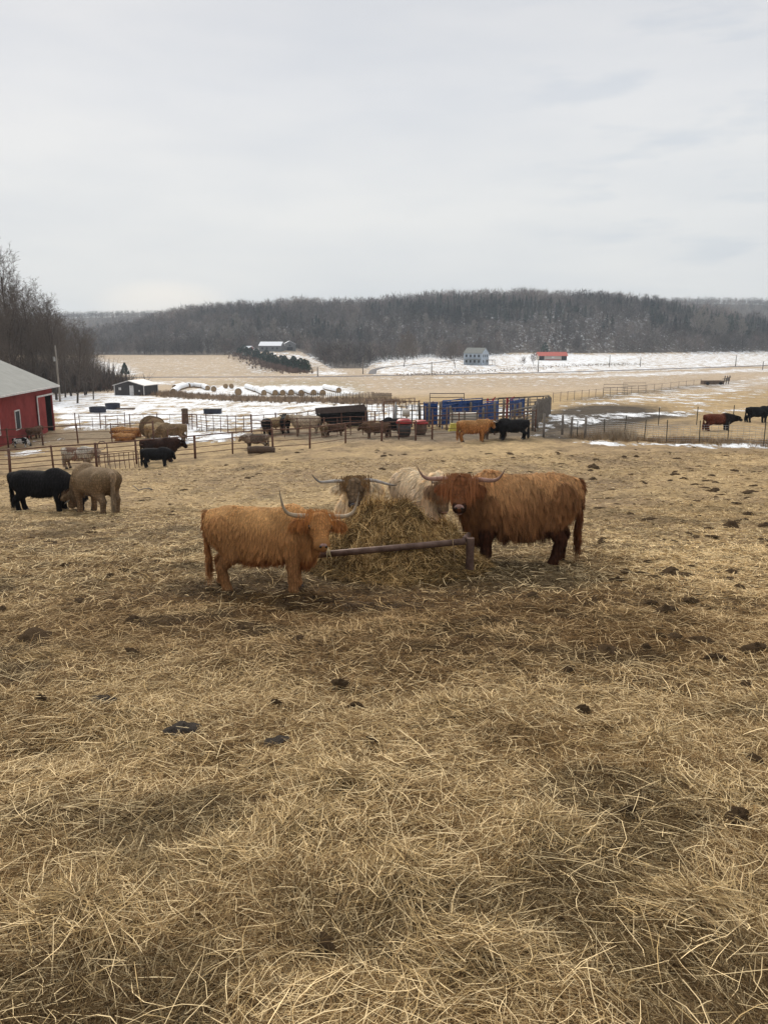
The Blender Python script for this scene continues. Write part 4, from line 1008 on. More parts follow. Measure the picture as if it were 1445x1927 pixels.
    cj = rg.normal(0, .26, (m, 3)); cl = rg.uniform(.7, 1.3, m); ct = rg.uniform(.82, 1.17, m)
    flow = np.stack([fbm(p[:, 0] * 2.2, p[:, 2] * 2.2, 411, 2) - .5, 0 * Ln, fbm(p[:, 0] * 2.2 + 9, p[:, 2] * 2.2, 421, 2) - .5], 1) * 1.3 * bd[:, None]
    d = unit(d + cj[inv] + rg.normal(0, .13, (nh, 3)) + flow); d = d - n_ * np.minimum((d * n_).sum(1, keepdims=True), 0) * 1.0
    d = unit(d + n_ * (pose.get('lift', .20) + .10 * rg.random((nh, 1)))); Ln = Ln * cl[inv] * rg.uniform(.7, 1.2, nh)
    k = 5; tt = np.linspace(0, 1, k)[None, :, None]
    Pp = p[:, None] + Ln[:, None, None] * (d[:, None] * tt - n_[:, None] * .26 * tt ** 2 * (1 - .3 * tt) + np.array((0, 0, -.28)) * tt ** 2)
    conv = (cc[inv] - p); conv = conv - n_ * (conv * n_).sum(1, keepdims=True); Pp += conv[:, None] * tt ** 1.3 * .72
    s = unit(np.cross(n_, d) + rg.normal(0, .22, (nh, 3)))
    ph = rg.uniform(0, 6.28, m)[inv]; Pp += s[:, None] * (np.sin(tt[..., 0] * 6 + ph[:, None]) * Ln[:, None] * .055 * tt[..., 0])[..., None]
    W = hw * np.where((rr == HEAD) | (rr == MUZ), .48, np.where(rr == LEG, .55 + .4 * lz, 1.0))[:, None] * rg.uniform(.6, 1.35, nh)[:, None] * np.array([1, 1, .9, .68, .22])[None, :]
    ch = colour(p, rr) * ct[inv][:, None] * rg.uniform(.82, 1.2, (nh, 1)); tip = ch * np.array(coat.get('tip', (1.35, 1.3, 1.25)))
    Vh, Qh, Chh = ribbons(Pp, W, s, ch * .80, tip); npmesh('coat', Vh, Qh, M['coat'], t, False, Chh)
    # fringe hanging over the brow
    if pose.get('fringe', 1) and detail:
        nf = int(1100 * pose.get('fringe', 1)); fl = pose.get('fringe_len', .30)
        aa = rg.normal(0, .085, nf) * hs; bb = rg.uniform(-.10, .07, nf) * hs; p0 = np.array([H(bb[i] / hs, aa[i] / hs, .035) for i in range(nf)])
        side = np.sign(aa + rg.normal(0, .03, nf)); dn = f * 1.0
        cl_ = np.round(aa / .028); cjx = rg.normal(0, .16, 200)[(cl_.astype(int) % 200)]
        out_ = (aa * 1.2 + cjx * .5 + rg.normal(0, .06, nf))
        L_ = fl * hs * rg.uniform(.45, 1.1, nf); ts = np.linspace(0, 1, 6)[None, :, None]
        dirv = unit(dn[None] * .75 + l[None] * out_[:, None] * .55 + np.array((0, 0, -.55)))
        Pf = p0[:, None] + L_[:, None, None] * (dirv[:, None] * ts + u * (.50 * ts - .62 * ts ** 2)) + l * (np.sin(ts[..., 0] * 5 + cl_[:, None]) * .012)[..., None]
        sf = unit(np.cross(np.tile(u, (nf, 1)), dirv) + rg.normal(0, .25, (nf, 3)))
        Wf = hw * 1.0 * rg.uniform(.6, 1.3, nf)[:, None] * np.array([1, 1, 1, .9, .6, .2])
        fc = np.array(coat.get('fringe', coat.get('head', coat['body']))) * rg.uniform(.55, 1.5, (nf, 1))
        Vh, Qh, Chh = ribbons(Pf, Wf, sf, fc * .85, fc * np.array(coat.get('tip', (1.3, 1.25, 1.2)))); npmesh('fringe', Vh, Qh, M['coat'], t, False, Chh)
    # tail switch
    if detail:
        nf = 500; p0 = np.array((-.885, .02, .52)) + rg.normal(0, 1, (nf, 3)) * (.02, .02, .10); ts = np.linspace(0, 1, 4)[None, :, None]
        if pose.get('lying'): p0[:, 2] -= .28
        dv = unit(np.array((0, .02, -1.0)) + rg.normal(0, .10, (nf, 3))); Pf = p0[:, None] + dv[:, None] * ts * rg.uniform(.16, .34, nf)[:, None, None]
        Pf[..., 2] = np.maximum(Pf[..., 2], .03)
        fc = np.array(coat.get('tail', coat['body'])) * rg.uniform(.6, 1.3, (nf, 1)); sf = unit(rg.normal(0, 1, (nf, 3)) * (1, 1, .1))
        Vh, Qh, Chh = ribbons(Pf, hw * rg.uniform(.6, 1.2, nf)[:, None] * np.array([1, 1, .8, .2]), sf, fc); npmesh('tail_switch', Vh, Qh, M['coat'], t, False, Chh)
    # horns
    kw_ = pose.get('hwid', 1.15)
    hc = pose.get('horn', 'up'); shapes = {
        'up': [(.02, .03, .0), (.01, .18, .0), (.0, .30, -.005), (.03, .43, .03), (.05, .50, .11), (.03, .54, .22), (.0, .56, .32)],
        'wide': [(.02, .03, .0), (.01, .18, .01), (.0, .30, .01), (.03, .42, .015), (.07, .50, .05), (.08, .56, .11), (.07, .60, .17)],
        'flat': [(.02, .03, .0), (.0, .18, .015), (.02, .32, .0), (.07, .43, -.005), (.11, .53, -.01), (.13, .60, .01)],
        'short': [(0, .08, .01), (-.01, .16, .03), (.0, .22, .07), (.01, .25, .13)]}
    if hc:
        up = np.array(pose.get('hornup', u)); up = up - l * (up @ l) * 0
        hcol = np.array(coat.get('horn', (.30, .24, .19)))
        for s, hk in ((1, hc if isinstance(hc, str) else hc[0]), (-1, hc if isinstance(hc, str) else hc[1])):
            if not hk: continue
            pts = np.array([poll_pt(H, x_, y_ * s * pose.get('hornw', 1.0) / kw_, 0, l, u) + up * z_ * hs * pose.get('hornh', 1.0) for x_, y_, z_ in shapes[hk]])
            # densify
            kk = len(pts); ti = np.linspace(0, kk - 1, 22); pts = np.stack([np.interp(ti, np.arange(kk), pts[:, c]) for c in range(3)], 1)
            for _ in range(3): pts[1:-1] = (pts[:-2] + pts[1:-1] * 2 + pts[2:]) / 4
            rad = np.interp(np.linspace(0, 1, 22), [0, .3, .7, 1], [.030, .026, .017, .003]) * hs * (1.0 if hc != 'short' else .7)
            mb = MB().tube(pts, rad, 10); tcol = np.repeat(np.interp(np.linspace(0, 1, 22), [0, .6, 1], [1.1, .9, coat.get('horntip', .28)]), 10)
            tcol = np.concatenate([tcol, [1, coat.get('horntip', .28)]]); Vv = np.concatenate(mb.V)
            npmesh('horn', Vv, [np.concatenate(mb.Q), np.concatenate(mb.T)], M['horn'], t, True, hcol[None] * tcol[:, None])
    if detail:
        Rm = np.stack([f, l, u], 1); kl_ = pose.get('hlen', .80)
        for s in (1, -1): MB().ell(H(.175, .116 * s, -.022), np.array((.026, .020, .022)) * hs, 12, 8, Rm).build('eye', M['eye'], t, True)
        no = MB().ell(H(.474, 0, -.060), np.array((.034 * kl_, .064, .046)) * hs, 16, 10, Rm).build('nose', M[pose.get('nose', 'nosepink')], t, True)
        for s in (1, -1): MB().ell(H(.474 + .024, .037 * s / kw_, -.050), np.array((.014, .020, .014)) * hs, 10, 6, Rm).build('nostril', M['eye'], no, True)
        MB().ell(H(.462, 0, -.148), np.array((.03, .045, .018)) * hs, 12, 6, Rm).build('lip', M[pose.get('nose', 'nosepink')], t, True)
    if detail and not pose.get('lying'):
        lg = pose.get('legs', (0, 0, 0, 0))
        for x_, s in ((.50 + lg[0], 1), (.50 + lg[1], -1), (-.61 + lg[2], 1), (-.61 + lg[3], -1)):
            MB().tube([(x_ + .01, .185 * s, -.01), (x_ - .005, .185 * s, .075)], [.078, .066], 12).build('hoof', M['hoof'], t, True)
    return t
def poll_pt(H, x_, y_, z_, l, u): return np.array(H(x_, y_, z_))

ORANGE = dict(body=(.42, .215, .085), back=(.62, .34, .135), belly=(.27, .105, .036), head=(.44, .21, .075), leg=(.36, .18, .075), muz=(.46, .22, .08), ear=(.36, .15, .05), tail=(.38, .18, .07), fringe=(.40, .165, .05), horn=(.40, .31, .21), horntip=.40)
RUST = dict(body=(.195, .094, .040), back=(.44, .24, .105), belly=(.050, .020, .010), head=(.20, .078, .032), tip=(1.75, 1.7, 1.65), leg=(.060, .024, .013), muz=(.05, .022, .012), ear=(.17, .065, .028), tail=(.13, .05, .02), fringe=(.22, .088, .036), horn=(.34, .20, .15), horntip=.35)  # dark belly and legs, pale back: partly coat pattern, partly lighting painted in
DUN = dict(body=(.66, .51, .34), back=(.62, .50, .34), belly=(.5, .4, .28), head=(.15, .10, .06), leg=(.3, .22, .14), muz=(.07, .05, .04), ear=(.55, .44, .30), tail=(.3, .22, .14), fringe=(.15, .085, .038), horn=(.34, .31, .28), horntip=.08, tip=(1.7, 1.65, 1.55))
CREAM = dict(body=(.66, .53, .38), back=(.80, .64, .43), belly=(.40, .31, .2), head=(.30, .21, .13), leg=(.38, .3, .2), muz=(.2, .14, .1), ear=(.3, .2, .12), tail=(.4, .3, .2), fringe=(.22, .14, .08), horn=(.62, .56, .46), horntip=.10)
# -------- the four at the hay pile
GH = 'shaggy highland cattle around the hay pile'
c1x, c1y, _ = hit(495, 1110); c1z = float(base_z(c1x, c1y))
build_cow('highland_cow', 'ginger orange young cow standing left of the hay pile, hay stalks in her mouth', 'cow', (-1.64, 10.25, float(base_z(-1.66, 10.2)) - .07), R(-3), (.90, 1.0, 1.07),
          dict(hump=0, fat=1.05, poll=(.87, -.20, 1.09), neckbase=(.55, 0, .83), neckup=-.03, yaw=R(-70), pitch=R(-37), roll=R(-7), head=1.14, horn='up', hornup=(.08, 0, 1), hornh=.88, hornw=.95, hlen=.80, hwid=1.24, legs=(-.02, .0, -.10, .10), fringe_len=.15, fringe=.8, hair={HEAD: .030, BODY: .062, NECK: .085, LEG: .030, TAIL: .06, EAR: .075}, lift=.22, clump=.038), ORANGE, GH, nh=120000, hw=.0021)
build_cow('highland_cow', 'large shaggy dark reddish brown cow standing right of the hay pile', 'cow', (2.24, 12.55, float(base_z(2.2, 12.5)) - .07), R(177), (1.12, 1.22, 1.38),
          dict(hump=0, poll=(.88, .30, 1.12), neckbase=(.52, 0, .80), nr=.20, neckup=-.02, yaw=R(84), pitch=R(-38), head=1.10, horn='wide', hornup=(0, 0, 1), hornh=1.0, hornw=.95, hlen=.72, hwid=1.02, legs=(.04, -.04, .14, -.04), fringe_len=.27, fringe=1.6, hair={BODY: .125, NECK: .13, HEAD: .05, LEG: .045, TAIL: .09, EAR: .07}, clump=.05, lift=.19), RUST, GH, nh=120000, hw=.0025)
build_cow('highland_cow', 'cream cow with brown shaggy face looking over the top left of the hay pile', 'cow', (-.46, 14.75, float(base_z(-.4, 14.7)) - .02), R(-92), (1.12, 1.12, 1.06),
          dict(poll=(1.02, -.02, 1.40), yaw=R(2), pitch=R(-40), roll=R(3), neckbase=(.60, 0, .95), hlen=.86, hwid=1.05, head=1.14, horn=('flat', 'wide'), hornup=(0, 0, 1), fringe_len=.17, fringe=1.0, nose='nosegrey', hair={BODY: .14, NECK: .15, HEAD: .045, EAR: .09}), DUN, GH, nh=45000, hw=.0036)
build_cow('highland_cow', 'cream white shaggy cow with her head down behind the hay pile', 'cow', (.70, 14.75, float(base_z(.9, 14.6)) - .02), R(-68), (1.0, .98, 1.24),
          dict(hump=0, poll=(.98, .04, 1.10), yaw=R(-6), pitch=R(-78), roll=R(-6), head=1.08, horn=('flat', 'short'), hornup=(0, 0, .5), neckbase=(.55, 0, .93), fringe_len=.25, fringe=1.5, hair={BODY: .14, NECK: .15, HEAD: .05}), CREAM, GH, nh=45000, hw=.0036)
# hay stalks in the ginger cow's mouth
mx_, my_, mz_ = at(618, 1031, 9.55)
w_ = MB()
for i in range(9):
    a = rng.uniform(-.4, .4); w_.tube([(0, 0, .015), (a * .05, -.03, -.03), (a * .1 + rng.normal(0, .008), -.03, -.07 - rng.random() * .07)], .0028, 4)
wo = w_.build('hay_wisp', M['hay'], None, False, (.55, .44, .24)); wo.location = (mx_, my_, mz_); tag(wo, 'wisp of pale hay hanging from the mouth of the ginger cow', 'hay')

# -------- the rest of the herd (smaller in the picture)
BLACKC = dict(body=(.012, .011, .011), back=(.020, .018, .018), belly=(.010, .009, .009), tip=(1.6, 1.6, 1.6), horn=(.45, .40, .33), horntip=.5)
TAN = dict(body=(.23, .155, .085), back=(.31, .215, .125), belly=(.16, .11, .065), leg=(.25, .165, .095), tail=(.34, .25, .16), head=(.25, .16, .09), horn=(.4, .34, .28))
WHITEC = dict(body=(.55, .49, .40), back=(.62, .57, .49), belly=(.42, .35, .27), leg=(.36, .27, .2), patch=(.28, .17, .12), pt=.70, head=(.42, .33, .25), horn=(.3, .25, .2))
BROWN = dict(body=(.13, .075, .045), back=(.19, .115, .07), belly=(.08, .05, .03), head=(.12, .07, .04), horn=(.3, .25, .2))
DKBR = dict(body=(.035, .018, .013), back=(.055, .028, .02), belly=(.018, .012, .010), horn=(.2, .17, .14))
GOLD = dict(body=(.42, .19, .065), back=(.50, .26, .10), belly=(.3, .12, .04), head=(.44, .22, .08), horn=(.4, .34, .28))
BLOND = dict(body=(.48, .33, .17), back=(.55, .41, .24), belly=(.35, .24, .13), head=(.44, .26, .12), horn=(.4, .34, .28))
REDBR = dict(body=(.15, .042, .022), back=(.20, .065, .035), belly=(.07, .025, .015), fore=(.018, .013, .012), head=(.02, .014, .012), horn=None)
GREYT = dict(body=(.30, .23, .17), back=(.40, .33, .27), belly=(.14, .10, .07), head=(.30, .21, .13), patch=(.15, .11, .08), pt=.52, horn=(.3, .25, .2))
GRAZE = dict(poll=(1.05, 0, .48), yaw=0, pitch=R(-72), neckbase=(.60, 0, .86), neckup=.0)
STAND = dict(poll=(1.05, 0, 1.18), yaw=0, pitch=R(-48), neckbase=(.58, 0, .95))
G2 = 'cattle out in the pasture beyond the hay pile'
def herd(label, px, py, deg, sc, pose, coat, nh=5000, name='cow', cat='cow', res=.03, hw=None, horn='up', detail=True, dz=0, **kw):
    x, y, z = hit(px, py); p = dict(pose); p['horn'] = horn; p.setdefault('hair', {BODY: .07, NECK: .08, LEG: .035, HEAD: .03, TAIL: .06, EAR: .06}); p['fringe_len'] = .14; p['fringe'] = .5; p['nose'] = 'nosegrey'; p.update(kw)
    return build_cow(name, label, cat, (x, y, z - .04 + dz), R(deg), sc, p, coat, G2, res=res, nh=nh, hw=hw or .0035 * max(1, y / 14), detail=detail)
herd('black shaggy cow grazing at the left, its lowered head against the tan cow', 86, 958, 2, (1.02, 1.08, 1.06), dict(GRAZE, poll=(1.02, -.10, .46), yaw=R(-25)), BLACKC, 26000, 'highland_cow', res=.026, horn=('flat', 'flat'), hair={BODY: .06, NECK: .08, LEG: .04, HEAD: .05, TAIL: .07, EAR: .08})
herd('tan cow seen from behind beside the grazing black cow', 183, 963, 140, (1.05, 1.15, 1.14), dict(GRAZE, poll=(1.0, .12, .44), yaw=R(14), fat=1.14), TAN, 36000, 'highland_cow', res=.026, hw=.0042, horn=None, hair={BODY: .022, NECK: .035, LEG: .016, HEAD: .04, TAIL: .07, EAR: .08})
herd('white cow with brown flecked legs standing inside the rusty pipe pen', 150, 880, -8, (1.0, 1.0, .98), dict(STAND, poll=(1.02, -.1, 1.02), yaw=R(-30)), WHITEC, 7000)
herd('large dark brown cow standing behind the black calf at the pen fence', 303, 868, 8, 1.1, dict(STAND, poll=(1.08, 0, 1.05)), DKBR, 6000, horn='short')
herd('black calf standing in front of the dark brown cow', 296, 877, 6, .84, dict(STAND, poll=(.98, 0, .86), pitch=R(-60)), BLACKC, 6000, 'calf', 'calf', horn=None)
herd('small brown calf standing near the red barn wall', 66, 826, 75, .80, dict(STAND), BROWN, 2500, 'calf', 'calf', horn=None, detail=False)
herd('small black and white calf grazing near the barn, lowest at the left', 41, 842, 20, .56, GRAZE, dict(BLACKC, patch=(.6, .58, .54), pt=.50, pf=3.5), 2500, 'calf', 'calf', horn=None, detail=False)
herd('big orange cow lying beside the round bale in the far pen', 242, 823, 172, 1.12, dict(STAND, lying=True, poll=(1.0, 0, .62), pitch=R(-40), neckbase=(.55, 0, .45)), GOLD, 4000, horn=None, detail=False)
herd('smaller orange calf lying in front of the big orange cow', 236, 829, 168, .86, dict(STAND, lying=True, poll=(1.0, 0, .58), pitch=R(-40), neckbase=(.55, 0, .42)), GOLD, 3500, 'calf', 'calf', horn=None, detail=False)
herd('golden cow with its head in the round hay bale', 292, 826, 60, .95, dict(STAND, poll=(1.0, 0, .9)), BLOND, 3500, horn='short', detail=False)
herd('tan cow feeding at the right side of the round bale', 326, 833, 172, 1.12, dict(GRAZE, poll=(1.0, 0, .75)), TAN, 4000, horn='short', detail=False)
herd('cream coloured small cow standing beside the log at the pipe fence', 482, 843, 176, (.86, .9, .80), dict(STAND, poll=(1.0, 0, .94)), GREYT, 5000, horn=None)
herd('black cow with wide horns feeding at the left end of the middle pen', 503, 818, -80, 1.05, dict(STAND, poll=(1.0, 0, 1.12)), BLACKC, 3500, horn='wide', detail=False)
herd('blonde cow between the two black cows of the middle pen', 520, 814, 30, 1.0, STAND, BLOND, 3000, horn=None, detail=False)
herd('black cow right of the blonde cow in the middle pen', 537, 814, 100, 1.05, STAND, BLACKC, 3000, horn=None, detail=False)
herd('large cream cow standing left of the black open shelter', 575, 816, 178, 1.18, STAND, dict(CREAM, body=(.48, .38, .27), back=(.58, .47, .35)), 4500, horn=None, detail=False)
herd('tan calf standing under the left end of the black shelter', 611, 821, 90, .76, STAND, TAN, 2000, 'calf', 'calf', horn=None, detail=False)
herd('reddish calf in front of the middle of the black shelter', 632, 819, 10, .76, dict(STAND), BROWN, 2000, 'calf', 'calf', horn=None, detail=False)
herd('light brown calf standing left of the red-topped feeder tub', 708, 824, 176, (1.0, .9, .95), dict(STAND, poll=(1.0, 0, .95)), BROWN, 4000, 'calf', 'calf', horn=None)
herd('black cow half hidden behind the nearer red-topped feeder tub', 742, 822, 188, 1.08, dict(GRAZE, poll=(1.0, 0, .8)), BLACKC, 3500, horn=None, detail=False)
herd('orange cow with a white horned head butting the black cow', 890, 832, 6, 1.08, dict(STAND, poll=(1.05, 0, 1.10), pitch=R(-60)), GOLD, 7000, horn='wide')
herd('greyish tan cow partly hidden behind the orange cow', 926, 827, 200, 1.0, dict(STAND, poll=(1.0, -.2, 1.05)), GREYT, 5000, horn='wide')
herd('black cow facing left with its head lowered to the orange cow', 962, 828, 181, (1.12, 1.1, 1.06), dict(STAND, poll=(1.0, 0, .80), pitch=R(-66)), BLACKC, 7000, horn='wide')
herd('red brown cow with black shoulders and head behind the wire fence', 1350, 811, 2, (1.14, 1.05, 1.0), dict(STAND, poll=(1.08, 0, .98), pitch=R(-30)), REDBR, 6000, horn=None, hair={BODY: .03, NECK: .03, LEG: .015, HEAD: .015, TAIL: .05, EAR: .03})
herd('black cow at the right edge of the photo behind the wire fence', 1424, 795, 4, 1.1, STAND, BLACKC, 4000, horn=None, hair={BODY: .03, NECK: .03, LEG: .015, HEAD: .015, TAIL: .05, EAR: .03})

# ------------------------------------------------------------------ buildings
def quadbox(mb, a, b, z0, z1, th=.12):
    """upright wall slab from a to b (xy)"""
    a = np.array(a, float); b = np.array(b, float); d = b - a; L_ = np.hypot(*d); c = (a + b) / 2
    return mb.box((c[0], c[1], (z0 + z1) / 2), (L_, th, z1 - z0), math.atan2(d[1], d[0]))
# red barn: its long side runs away from the camera
bz = -7.6; ez = -3.55
t = empty('red_barn', (-27.6, 64, bz), 0, 'red metal barn with pale roof and open sliding door at the left edge', 'barn')
W0 = np.array((-27.4, 64.0)); W1 = np.array((-25.9, 49.0)); wd = unit(W1 - W0); wn = np.array((wd[1], -wd[0])) * -1
if wn[0] < 0: wn = -wn
def wl(s, off=0.0): p = W0 + wd * s + wn * off; return p - np.array((-27.6, 64))
Lw = np.linalg.norm(W1 - W0) + 8; ang = math.atan2(wd[1], wd[0]); EH = ez - bz
m = MB()   # side wall with the corner opening left free
quadbox(m, wl(2.3), wl(Lw), 0, EH, .14); quadbox(m, wl(0), wl(.22), 0, EH, .14); quadbox(m, wl(.22), wl(2.3), 3.25, EH, .14)
g0 = wl(0); gl = wl(0) - wn * 14
rz_ = EH + 3.2
far = [(*wl(.07), 0), (*wl(.07), EH), (*(wl(.07) - wn * 7), rz_), (*(wl(.07) - wn * 14), EH), (*(wl(.07) - wn * 14), 0)]
m.prism([(p[0], p[1], p[2] - .02) for p in far], (0, 0, 0), (*(wd * .12), 0)); m.prism([(p[0] + wd[0] * (Lw - .25), p[1] + wd[1] * (Lw - .25), p[2] - .02) for p in far], (0, 0, 0), (*(wd * .12), 0)); quadbox(m, wl(.3) - wn * 13.9, wl(Lw - .3) - wn * 13.9, 0, EH - .02, .12); wall = m.build('wall', M['red'], t)
m = MB()
for sgn in (0, 1):
    a0 = wl(-.5, .55 if sgn == 0 else 0) if sgn == 0 else wl(-.5) - wn * 14.5
    a1 = wl(Lw, .55) if sgn == 0 else wl(Lw) - wn * 14.5
    r0_ = wl(-.5) - wn * 7; r1_ = wl(Lw) - wn * 7; e0 = EH - .18
    m.prism([(*a0, e0), (*r0_, rz_ + .06), (*r0_, rz_ + .16), (*a0, e0 + .10)], (0, 0, 0), (*(a1 - a0), 0))
m.build('roof', M['roof'], t)
m = MB(); m.box((*((wl(-.5, .58) + wl(Lw, .58)) / 2), EH - .16), (Lw + .5, .05, .14), ang); m.build('fascia', M['white'], t)
m = MB(); m.box((*wl(3.1, .16), 1.62), (1.8, .06, 3.2), ang); dr = m.build('sliding_door', M['redpanel'], t)
m = MB(); m.box((*wl(4.04, .20), 1.62), (.14, .05, 3.3), ang); m.box((*wl(2.1, .20), 3.30), (4.0, .05, .13), ang); m.build('door_trim', M['white'], dr)
m = MB(); quadbox(m, wl(.2, -.75), wl(2.5, -.75), 0, 3.4, .1); m.box((*wl(.3, -.4), 1.7), (.06, .8, 3.4), ang); m.build('shade_lining', M['dark'], t)  # near-black lining added to stand in for the shade inside the opening
m = MB()
for s_ in (.55, 1.2, 1.85): m.tube([(*wl(s_, -.5), 0), (*wl(s_, -.5), 3.2)], .05, 6)
for zz in (.8, 1.6, 2.4): m.tube([(*wl(.25, -.5), zz), (*wl(2.3, -.5), zz)], .04, 6)
m.build('stall_rail', M['wood'], t)
for s_, zc in ((8.2, 2.0), (12.1, 2.0)):
    w_ = MB().box((*wl(s_, .075), zc - .05), (.85, .03, 1.25), ang).build('window', M['glass'], t); m = MB()
    for dx in (-.46, .46): m.box((*wl(s_ + dx, .10), zc - .05), (.09, .05, 1.43), ang)
    for dz_ in (-.67, .67): m.box((*wl(s_, .10), zc - .05 + dz_), (.83, .05, .09), ang)
    m.build('window_frame', M['white'], w_)
def gable(name, loc, rz, W, D, eh, rh, wall, roof, label, cat='building', trim=None, over=.3, base=1.0):
    t = empty(name, loc, rz, label, cat); w, d = W / 2, D / 2
    m = MB().prism([(-w, -d, -base), (w, -d, -base), (w, -d, eh), (0, -d, rh), (-w, -d, eh)], (0, 0, 0), (0, D, 0)); m.build('wall', M[wall], t)
    m = MB()
    for s in (-1, 1): m.prism([(s * (w + over), -d - over, eh - over * (rh - eh) / w + .03), (0, -d - over, rh + .05), (0, -d - over, rh + .20), (s * (w + over), -d - over, eh - over * (rh - eh) / w + .16)], (0, 0, 0), (0, D + 2 * over, 0))
    m.build('roof', M[roof], t)
    if trim:
        m = MB()
        for s in (-1, 1): m.box((s * (w + .01), -d - .03, (eh - base) / 2), (.16, .08, eh + base)); m.box((s * (w + .02), d, (eh - base) / 2), (.1, .12, eh + base))
        m.build('corner_trim', M[trim], t)
    return t
x, y, z = hit(258, 743)
t = gable('dark_shed', (x, y, z), R(-12), 6.4, 5.6, 2.0, 2.85, 'shed', 'white', 'small dark shed with white door and white roof edge in the snow', 'shed', 'white')
MB().box((.55, -2.84, 1.0), (.85, .08, 2.05)).build('door', M['white'], t); MB().box((-2.0, -2.83, 1.35), (.5, .06, .5)).build('window', M['white'], t); MB().box((2.2, -2.83, 1.0), (.25, .08, .3)).build('meter_box', M['white'], t)
# white two-storey house on the far side of the road
x, y, z = hit(892, 686)
t = gable('white_house', (x + 1, y, z), R(58), 9, 10.5, 6.0, 8.6, 'housewhite', 'shingle', 'pale two-storey house with grey gable roof at the end of the driveway', 'house', base=1.5)
for ax_, az_ in ((-2.4, 4.6), (0, 4.6), (2.4, 4.6), (-2.4, 1.8), (2.4, 1.8)):
    w_ = MB().box((ax_, -5.27, az_), (1.0, .08, 1.4)).build('window', M['glass'], t); MB().box((ax_, -5.30, az_ + .78), (1.2, .1, .12)).build('window_head', M['white'], w_)
for ay in (-3.6, -1.2, 1.2, 3.6): 
    for az_ in (4.6, 1.8): MB().box((-4.53, ay, az_), (.08, 1.0, 1.35)).build('window', M['glass'], t)
m = MB().box((-6.0, 0, 2.9), (3.0, 9.6, .25)); [m.tube([(-7.3, q, -1), (-7.3, q, 2.85)], .09, 6) for q in (-4.5, -1.5, 1.5, 4.5)]; m.build('porch', M['shingle'], t)
m = MB().box((2.5, -7.2, 2.4), (3.6, 4.0, .2)); [m.tube([(q, -9, -1), (q, -9, 2.4)], .1, 6) for q in (.9, 4.1)]; m.build('deck', M['woodbr'], t)
# long red-roofed building
x, y, z = hit(1037, 678)
t = gable('red_roofed_shed', (x, y, z), R(92), 7, 17.5, 3.0, 4.9, 'cream', 'redroof', 'long low cream shed with bright red roof on the snowy flat', 'shed', over=.6)
m = MB(); [m.box((-3.56, q, 1.5), (.10, 3.2, 2.7)) for q in (-7.0, 7.0)]; m.build('doorway', M['dark'], t); MB().box((-3.58, 0, .5), (.1, 9.5, .35)).build('base_board', M['redpaint'], t); MB().box((-3.58, 0, 1.9), (.08, 1.6, 1.0)).build('window', M['white'], t)
# grey houses in the trees
x, y, z = hit(512, 660); t = gable('grey_house', (x, y, z - .3), R(80), 9, 15, 3.6, 6.0, 'greyhouse', 'snow', 'grey house with snowy roof among the trees on the left knoll', 'house')
for q in (-5, -2, 2, 5): MB().box((-4.53, q, 1.9), (.1, 1.3, 1.3)).build('window', M['glass'], t)
x, y, z = hit(543, 660); t = gable('grey_house', (x, y + 6, z - .3), R(10), 8, 9, 4.6, 6.6, 'greyhouse', 'snow', 'smaller dark grey house right of the long snowy-roofed house', 'house')
MB().box((0, -4.55, 1.6), (4, .1, 2.2)).build('door', M['glass'], t); MB().box((0, -4.55, 3.7), (1.2, .1, 1.0)).build('window', M['glass'], t)
x, y, z = hit(465, 661); t = gable('cabin', (x, y, z - .2), R(80), 5, 7, 2.4, 3.6, 'redpanel', 'snow', 'tiny reddish cabin at the left end of the snowy clearing', 'cabin'); MB().box((-2.53, 0, 1), (.1, 1, 1.9)).build('door', M['dark'], t)
# open fronted black shelter, tipped slightly
a = hit(597, 812); b = hit(687, 809); t = empty('open_shelter', (a[0], a[1], a[2]), 0, 'black open-fronted cattle shelter with tilted brown steel roof', 'shelter')
Y_ = 60.0
def rel(px, py, Y, o): return at(px, py, Y) - np.array(o)
o_ = (a[0], a[1], a[2]); TL, TR, BR, BL = rel(593, 768, Y_, o_), rel(686, 761, Y_, o_), rel(690, 774, Y_, o_), rel(594, 779, Y_, o_)
bk = np.array((.1, 3.0, -.55))
MB().prism([TL, TR, BR, BL], (0, 0, 0), (0, .12, 0)).build('roof_front', M['brownsteel'], t)
MB().add([TL + (0, .13, 0), TR + (0, .13, 0), TR + bk, TL + bk, TL + (0, .13, -.08), TR + (0, .13, -.08), TR + bk + (0, 0, -.08), TL + bk + (0, 0, -.08)], [(0, 1, 2, 3), (7, 6, 5, 4), (0, 4, 5, 1), (2, 6, 7, 3), (1, 5, 6, 2), (0, 3, 7, 4)]).build('roof', M['brownsteel'], t)
GL, GR = rel(597, 806, Y_, o_), rel(690, 804, Y_, o_)
MB().prism([TL + bk + (0, 0, -.1), TR + bk + (0, 0, -.1), GR + (0, 3, -.6), GL + (0, 3, -.6)], (0, 0, 0), (0, -.1, 0)).build('back_wall', M['black'], t)
for A2, G2_ in ((BL + (.05, .13, 0), GL), (BR + (-.05, .13, 0), GR)): MB().prism([A2, A2 + (0, 2.8, -.3), G2_ + (0, 2.8, -.5), G2_ + (0, .13, -.5)], (0, 0, 0), (.08, 0, 0)).build('side_wall', M['black'], t)
for f_ in (.02, .5, .97): MB().tube([BL * (1 - f_) + BR * f_ + (0, .2, 0), GL * (1 - f_) + GR * f_ + (0, .2, -.4)], .05, 6).build('post', M['rust'], t)

